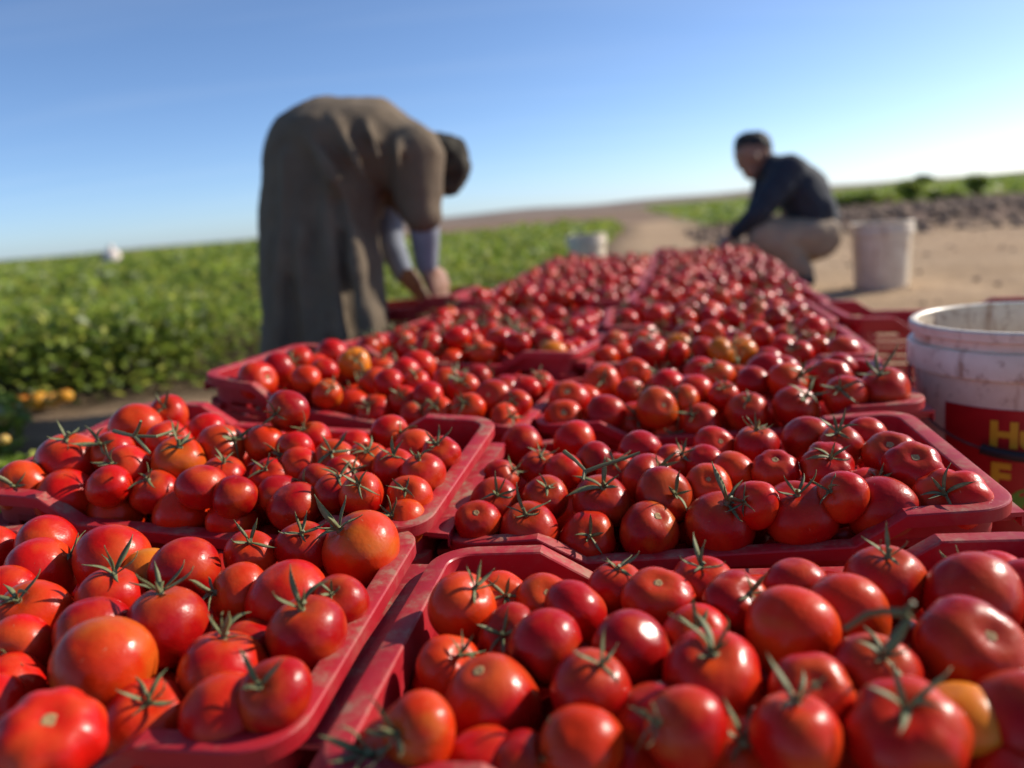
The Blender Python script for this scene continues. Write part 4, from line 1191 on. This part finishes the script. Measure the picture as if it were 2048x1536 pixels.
def text_mesh(s, size, bold=.0):
    cu = bpy.data.curves.new('txt', 'FONT'); cu.body = s; cu.size = size; cu.offset = bold; cu.extrude = .0002; cu.resolution_u = 4
    o = bpy.data.objects.new('txt', cu); COL.objects.link(o)
    bpy.context.view_layer.update()
    dg = bpy.context.evaluated_depsgraph_get()
    me = bpy.data.meshes.new_from_object(o.evaluated_get(dg)); bpy.data.objects.remove(o)
    return me
BR = .150; BH = .40
bc = at(2056, 636, 1.10); bx, by = float(bc[0]), float(bc[1]); bz = float(gz(bx, by))
BH = float(bc[2]) - bz
b1, rad1 = pail((bx, by, bz), BR, BH, 'near white bucket, open and stained, with a red label and yellow letters', 'white buckets')
va = math.atan2(-by, -bx)                       # direction from pail axis to the camera
# seen from the camera, left on the picture is the -angle side
la0, la1 = va - R_(40), va + R_(62)
zt, zb = BH - .100, BH - .315
mb = MB(); nseg = 40
for i in range(nseg + 1):
    a = la0 + (la1 - la0) * i / nseg
    for z in np.linspace(zb, zt, 7): mb.v.append(((rad1(z) + .0012) * math.cos(a), (rad1(z) + .0012) * math.sin(a), z))
for i in range(nseg):
    for j in range(6): mb.f.append((i * 7 + j, (i + 1) * 7 + j, (i + 1) * 7 + j + 1, i * 7 + j + 1))
lab = mb.build('label', M_LAB, b1)
for s, ang, z0, size in (('Hu', -15, BH - .150, .047), ('F', -14, BH - .210, .050)):
    me = text_mesh(s, size, .0022); me.materials.append(M_YEL); wrap(me, rad1, va + R_(ang), z0, 1, .0022); tx = mesh_obj('lettering', me, lab)
me = bpy.data.meshes.new('disc'); bm = bmesh.new(); bmesh.ops.create_circle(bm, cap_ends=True, segments=40, radius=.026); bm.to_mesh(me); bm.free()
me.materials.append(M_GRN); wrap(me, rad1, va + R_(6), BH - .232, 1, .0018); mesh_obj('printed_disc', me, lab)
# bail handle hanging down in front, with its black grip
ears = [va - R_(84), va + R_(96)]
pts = []
for i in range(25):
    s = i / 24.0; a = ears[0] + (ears[1] - ears[0]) * s
    z = BH - .060 - .098 * math.sin(math.pi * s) ** .75
    r = rad1(z) + .006 + .012 * math.sin(math.pi * s)
    pts.append((r * math.cos(a), r * math.sin(a), z))
mb = MB(); mb.tube(pts, .0016, 8); hd = mb.build('handle', M_WIRE, b1)
gp = [p for i, p in enumerate(pts) if 9 <= i <= 16]
mb = MB(); mb.tube(gp, .0075, 10); mb.build('grip', M_BLK, hd)

fb = at(1762, 575, 4.45); fx, fy = float(fb[0]), float(fb[1])
b2, _ = pail((fx, fy, float(fb[2])), .165, .365, 'white bucket standing on the dirt behind the crouching man', 'white buckets')
kb = at(1172, 470, 5.3)
b3, _ = pail((float(kb[0]), float(kb[1]), float(kb[2]) - .37), .135, .37, 'white bucket beyond the far end of the left crates, by the crop', 'white buckets')
# far-off white sack in the crop, close to the horizon
def sack():
    c = at(222, 514, 30.0); root = empty('white_sack', tuple(c)); tag(root, 'tiny pale sack standing out above the crop on the horizon', 'sack')
    mb = MB(); mb.capsule((0, 0, -.35), .34, (.05, 0, .0), .30); mb.build('body', plain_mat('sack_cloth', (.72, .62, .55), .9, .1, 5), root)
    mb = MB(); mb.capsule((-.36, .1, -.25), .2, (-.32, .1, .0), .14); mb.build('flap', plain_mat('dark_cloth', (.05, .05, .05), .9, .1, 5), root)
    mb = MB(); mb.capsule((.05, 0, .20), .09, (.06, 0, .34), .12); mb.build('knot', bpy.data.materials['sack_cloth'], root)
sack()

# ------------------------------------------------------------------ people
M_SKIN = plain_mat('skin', (.30, .155, .095), .55, .15, 40)
M_ROBE = plain_mat('robe_cloth', (.14, .103, .066), .95, .18, 9, .004, 260)
M_SHIRT = plain_mat('shirt_cloth', (.21, .23, .27), .9, .12, 20)
M_SCARF = plain_mat('scarf_cloth', (.035, .03, .02), .95, .75, 22)
M_NAVY = plain_mat('navy_jumper', (.016, .022, .034), .85, .25, 14)
M_KHAKI = plain_mat('khaki_trousers', (.30, .225, .155), .9, .12, 12)
M_BOOT = plain_mat('dark_boots', (.022, .024, .03), .7, .2, 30)
M_HAIR = plain_mat('black_hair', (.012, .010, .009), .7, .3, 80)

def blob(name, parts, voxel, mat, parent=None, smooth_n=6, extra=None, cloth=None):
    mb = MB()
    for p in parts: mb.capsule(*p)
    if extra: extra(mb)
    me = mk_mesh(name, mb.v, mb.f); me.materials.append(mat)
    o = mesh_obj(name, me, parent)
    md = o.modifiers.new('r', 'REMESH'); md.mode = 'VOXEL'; md.voxel_size = voxel; md.use_smooth_shade = True
    sm = o.modifiers.new('s', 'SMOOTH'); sm.factor = .5; sm.iterations = smooth_n
    if cloth:
        tx = bpy.data.textures.new('creases', 'CLOUDS'); tx.noise_scale = cloth[0]; tx.noise_depth = 2
        dm = o.modifiers.new('d', 'DISPLACE'); dm.texture = tx; dm.texture_coords = 'LOCAL'; dm.strength = cloth[1]; dm.mid_level = .5
    return o
def V3(a): return tuple(float(q) for q in a)
def hand_parts(wrist, palm_end, fdir, thumb_side, spread, sc=1.0):
    """palm and five bent fingers as capsules"""
    w_, p = np.array(wrist), np.array(palm_end); ax = (p - w_) / np.linalg.norm(p - w_); sd_ = np.array(thumb_side); sd_ = sd_ - ax * (ax @ sd_); sd_ /= np.linalg.norm(sd_)
    f2 = np.array(fdir) / np.linalg.norm(fdir)
    out = [(V3(w_), .026 * sc, V3(w_ + ax * .03), .028 * sc), (V3(w_ + ax * .04 + sd_ * .018), .020 * sc, V3(p + sd_ * .026), .016 * sc), (V3(w_ + ax * .04 - sd_ * .018), .020 * sc, V3(p - sd_ * .024), .015 * sc), (V3(w_ + ax * .03), .024 * sc, V3(p), .018 * sc)]
    for i, (o_, l) in enumerate(((.030, .036), (.010, .042), (-.011, .039), (-.031, .030))):
        a = p + sd_ * o_; b = a + (ax * .8 + f2 * .35 + sd_ * o_ * spread) * l; c = b + (ax * .35 + f2 * .8) * l * .8; d = c + f2 * l * .5
        out += [(V3(a), .0095 * sc, V3(b), .0088 * sc), (V3(b), .0088 * sc, V3(c), .008 * sc), (V3(c), .008 * sc, V3(d), .007 * sc)]
    t0 = w_ + ax * .03 + sd_ * .022; t1 = t0 + sd_ * .030 + ax * .022; t2 = t1 + ax * .03 + f2 * .014
    out += [(V3(t0), .013 * sc, V3(t1), .0105 * sc), (V3(t1), .0105 * sc, V3(t2), .0085 * sc)]
    return out

# --- man bending over, side on, facing right
def bending_man():
    Z = 2.45
    def q(px, py, dz=0.0): return at(px, py, Z + dz)
    gx = q(655, 800); gzv = float(gz(gx[0], gx[1]))
    o0 = np.array([gx[0], gx[1], gzv])
    L = lambda p: np.array(p) - o0
    # body skeleton (continuous skin): legs, trunk, neck, head, arms, hands
    hip = L(q(645, 330)); sh = L(q(838, 318)); neck = L(q(872, 322)); head = L(q(905, 330)); hipz = hip[2]
    footn = np.array([.02, -.05, .04]); footf = np.array([.10, .12, .04])
    P = []
    for ft, kd in ((footn, -.10), (footf, .10)):
        hp = hip + np.array([0, kd, -.06]); kn = (hp + ft) / 2 + np.array([.02, 0, .02]); an = ft + np.array([0, 0, .05])
        P += [(V3(hp), .085, V3(kn), .060), (V3(kn), .060, V3(an), .040), (V3(an), .036, V3(ft + np.array([.12, 0, -.01])), .028)]
    P += [(V3(hip), .11, V3((hip + sh) / 2 + np.array([0, 0, .03])), .09), (V3((hip + sh) / 2 + np.array([0, 0, .03])), .09, V3(sh), .08), (V3(sh), .06, V3(neck), .052), (V3(neck), .045, V3(L(q(890, 326))), .058)]
    def hq(px, py, dz=0.0): return L(q(884 + (px - 895) * .80, 320 + (py - 322) * .84, dz))
    P += [(V3(hq(905, 330)), .060, V3(hq(913, 350)), .052), (V3(hq(911, 350)), .042, V3(hq(901, 370)), .032)]   # skull, jaw
    P += [(V3(hq(928, 368)), .010, V3(hq(934, 372)), .008)]                                                       # nose
    for dy, el, wr, hd in ((-.16, (846, 440), (852, 525), (868, 560)), (.14, (775, 440), (800, 540), (826, 568))):
        s = sh + np.array([0, dy, -.01]); e = L(q(*el, dy)); w_ = L(q(*wr, dy * .6)); h = L(q(*hd, dy * .5))
        P += [(V3(s), .045, V3(e), .034), (V3(e), .034, V3(w_), .026)]
        ax = (h - w_) / np.linalg.norm(h - w_)
        P += hand_parts(w_, w_ + ax * .085, np.array([.25, 0, -1]), np.array([.6, -.8 * np.sign(dy), .1]), .5, 1.0)
    root = blob('person', P, .0075, M_SKIN, None, 5)
    root.location = V3(o0)
    tag(root, 'person bending over a crate, in a long grey-brown robe and dark headscarf', 'person')
    # robe
    R = []
    def cap(px, py, r, px2, py2, r2, dz=0, dz2=0): R.append((V3(L(q(px, py, dz))), r, V3(L(q(px2, py2, dz2))), r2))
    for dz in (-.12, 0, .12):
        cap(628, 800, .155, 622, 600, .150, dz, dz); cap(622, 600, .150, 620, 420, .150, dz, dz * .9)
        cap(690, 800, .155, 672, 600, .145, dz, dz); cap(672, 600, .145, 664, 420, .145, dz, dz * .9)
        cap(620, 420, .150, 632, 316, .155, dz * .9, dz * .7); cap(664, 420, .150, 668, 318, .150, dz * .9, dz * .7)
    for dz in (-.11, .11): cap(652, 305, .150, 745, 300, .135, dz, dz); cap(745, 300, .135, 815, 318, .105, dz, dz)
    cap(660, 300, .165, 745, 292, .150); cap(745, 292, .150, 835, 322, .105); cap(835, 325, .10, 866, 335, .075)
    for dz in (-.13, .0, .13): cap(700, 640, .10, 705, 790, .115, dz, dz); cap(690, 480, .10, 700, 640, .10, dz, dz)
    cap(680, 345, .13, 700, 430, .075, -.05, -.05); cap(715, 335, .12, 738, 420, .05, -.02, -.02)
    for sy in (-.16, .15):                                   # wide sleeves down to the elbow
        cap(832, 318, .095, 838, 380, .078, sy, sy); cap(838, 380, .078, 842, 425, .062, sy, sy)
    R[-1] = (V3(L(q(800, 360, .14))), .075, V3(L(q(778, 425, .14))), .060)
    # folds: slim ridges running down and round the cloth
    for (a, b, r) in (((560, 300), (560, 760), .018), ((600, 330), (615, 770), .020), ((650, 330), (690, 770), .022), ((690, 350), (735, 770), .022), ((640, 420), (640, 770), .02), ((720, 450), (752, 770), .02)):
        for i in range(5):
            s0, s1 = i / 5, (i + 1) / 5
            f = lambda s: L(q(a[0] + (b[0] - a[0]) * s + 6 * math.sin(s * 5 + a[0]), a[1] + (b[1] - a[1]) * s, -.236 - .045 * min(1, s * 2.2)))
            R.append((V3(f(s0)), r * (.35 + .65 * math.sin(math.pi * s0)), V3(f(s1)), r * (.35 + .65 * math.sin(math.pi * s1))))
    for (a, b, r) in (((600, 245), (690, 400), .018), ((660, 225), (745, 380), .018), ((730, 235), (770, 350), .016), ((790, 270), (800, 350), .014)):
        for i in range(4):
            s0, s1 = i / 4, (i + 1) / 4
            f = lambda s: L(q(a[0] + (b[0] - a[0]) * s, a[1] + (b[1] - a[1]) * s, -.235 - .045 * math.sin(s * 2.6)))
            R.append((V3(f(s0)), r * (.35 + .65 * math.sin(math.pi * s0)), V3(f(s1)), r * (.35 + .65 * math.sin(math.pi * s1))))
    blob('robe', R, .012, M_ROBE, root, 3, None, (.16, .035))
    for sy, pts in ((-.16, ((842, 405), (850, 470), (853, 528))), (.14, ((772, 410), (782, 490), (806, 545)))):
        blob('shirt_sleeve', [(V3(L(q(*pts[0], sy))), .052, V3(L(q(*pts[1], sy * .8))), .046), (V3(L(q(*pts[1], sy * .8))), .046, V3(L(q(*pts[2], sy * .6))), .036)], .008, M_SHIRT, root, 4)
    S = [(V3((hq(885, 300))), 0.0615, V3((hq(905, 320))), 0.0754), (V3((hq(905, 318))), 0.0771, V3((hq(917, 342))), 0.0672), (V3((hq(880, 285))), 0.0369, V3((hq(884, 355))), 0.0451), (V3((hq(884, 352))), 0.0410, V3((hq(888, 378))), 0.0230),
         (V3((hq(918, 300))), 0.0279, V3((hq(930, 340))), 0.0328), (V3((hq(928, 345))), 0.0295, V3((hq(912, 372))), 0.0361), (V3((hq(908, 345))), 0.0722, V3((hq(904, 368))), 0.0541), (V3((hq(872, 300))), 0.0492, V3((hq(880, 350))), 0.0541), (V3((hq(922, 352))), 0.0492, V3((hq(908, 376))), 0.0451), (V3((hq(932, 322))), 0.0115, V3((hq(940, 350))), 0.0082), (V3((hq(870, 295))), 0.0410, V3((hq(872, 340))), 0.0492)]
    blob('headscarf', S, .008, M_SCARF, root, 2, None, (.045, .024))
    M2 = [(V3(footn + np.array([-.03, 0, .0])), .042, V3(footn + np.array([.15, 0, -.012])), .036)]
    blob('shoe', M2, .01, M_BOOT, root); blob('shoe', [(V3(footf + np.array([-.03, 0, .0])), .042, V3(footf + np.array([.15, 0, -.012])), .036)], .01, M_BOOT, root)
bending_man()

# --- man squatting, facing left
def squatting_man():
    Z = 4.55
    def q(px, py, dz=0.0): return at(px, py, Z + dz)
    g0 = q(1606, 572); o0 = np.array([g0[0], g0[1], g0[2]])
    L = lambda p: np.array(p) - o0
    hip = L(q(1622, 468)); chest = L(q(1572, 365)); sh = L(q(1560, 345)); neck = L(q(1530, 325)); head = L(q(1503, 306))
    P = [(V3(hip), .12, V3((hip + chest) / 2), .10), (V3((hip + chest) / 2), .10, V3(chest), .095), (V3(chest), .09, V3(neck), .06), (V3(neck), .058, V3(head), .07),
         (V3(L(q(1509, 303))), .092, V3(L(q(1498, 307))), .088), (V3(L(q(1498, 322))), .072, V3(L(q(1502, 344))), .048),           # skull, jaw
         (V3(L(q(1476, 327))), .014, V3(L(q(1476, 334))), .013), (V3(L(q(1512, 312, -.09))), .018, V3(L(q(1513, 318, -.09))), .015)]  # nose, ear
    for sy in (-.13, .13):
        kn = L(q(1522, 470, sy)); hp = hip + np.array([0, sy * .8, 0]); an = L(q(1603, 545, sy)); to = L(q(1575, 560, sy))
        P += [(V3(hp), .095, V3(kn), .072), (V3(kn), .068, V3(an), .045), (V3(an), .042, V3(to), .034)]
        s = sh + np.array([0, sy * 1.35, .0]); e = L(q(1512, 430, sy * 1.5)); w_ = L(q(1468, 468, sy * .8)); h = L(q(1450, 486, sy * .6))
        P += [(V3(s), .06, V3(e), .045), (V3(e), .043, V3(w_), .029)]
        ax = (h - w_) / np.linalg.norm(h - w_)
        P += hand_parts(w_, w_ + ax * .09, np.array([-.3, .1, -1]), np.array([-.3, -.9 * np.sign(sy), .3]), .5, 1.1)
    root = blob('person', P, .009, M_SKIN, None, 5); root.location = V3(o0)
    tag(root, 'person squatting beside the far crates, in a navy jumper and khaki trousers', 'person')
    J = [(V3(L(q(1626, 430))), .145, V3(L(q(1606, 385))), .150), (V3(L(q(1606, 385))), .150, V3(L(q(1572, 356))), .138), (V3(L(q(1565, 350))), .11, V3(L(q(1540, 333))), .075)]
    for dz in (-.09, .09): J += [(V3(L(q(1626, 425, dz))), .125, V3(L(q(1602, 380, dz))), .14), (V3(L(q(1602, 380, dz))), .14, V3(L(q(1568, 352, dz))), .115)]
    J += [(V3(L(q(1634, 440))), .10, V3(L(q(1644, 446))), .080)]
    for sy in (-.13, .13):
        s = sh + np.array([0, sy * 1.35, 0]); e = L(q(1515, 428, sy * 1.5)); w_ = L(q(1470, 466, sy * .85))
        J += [(V3(s), .09, V3(e), .07), (V3(e), .068, V3(w_), .044)]
    for (a, b) in (((1600, 372), (1640, 420)), ((1580, 352), (1618, 368))):
        J += [(V3(L(q(*a, -.21))), .02, V3(L(q(*b, -.2))), .02)]
    blob('jumper', J, .014, M_NAVY, root, 3, None, (.12, .03))
    K = [(V3(hip + np.array([0, 0, -.02])), .15, V3(hip + np.array([-.05, 0, -.03])), .14)]
    for sy in (-.13, .13):
        kn = L(q(1530, 472, sy)); hp = hip + np.array([0, sy * .85, -.02]); an = L(q(1604, 545, sy))
        K += [(V3(hp), .125, V3(kn), .105), (V3(kn), .100, V3((kn + an) / 2 + np.array([.02, 0, 0])), .088), (V3((kn + an) / 2), .085, V3(an), .062)]
    blob('trousers', K, .014, M_KHAKI, root, 3, None, (.12, .035))
    for sy in (-.13, .13):
        an = L(q(1606, 540, sy)); to = L(q(1572, 562, sy)); hl = L(q(1612, 560, sy))
        blob('boot', [(V3(an + np.array([0, 0, -.03])), .054, V3(hl), .052), (V3(hl), .052, V3(to), .044)], .012, M_BOOT, root, 3)
    blob('hair', [(V3(L(q(1512, 294))), .092, V3(L(q(1497, 292))), .086), (V3(L(q(1520, 302))), .075, V3(L(q(1522, 312))), .06)], .009, M_HAIR, root, 3, None, (.03, .02))
squatting_man()
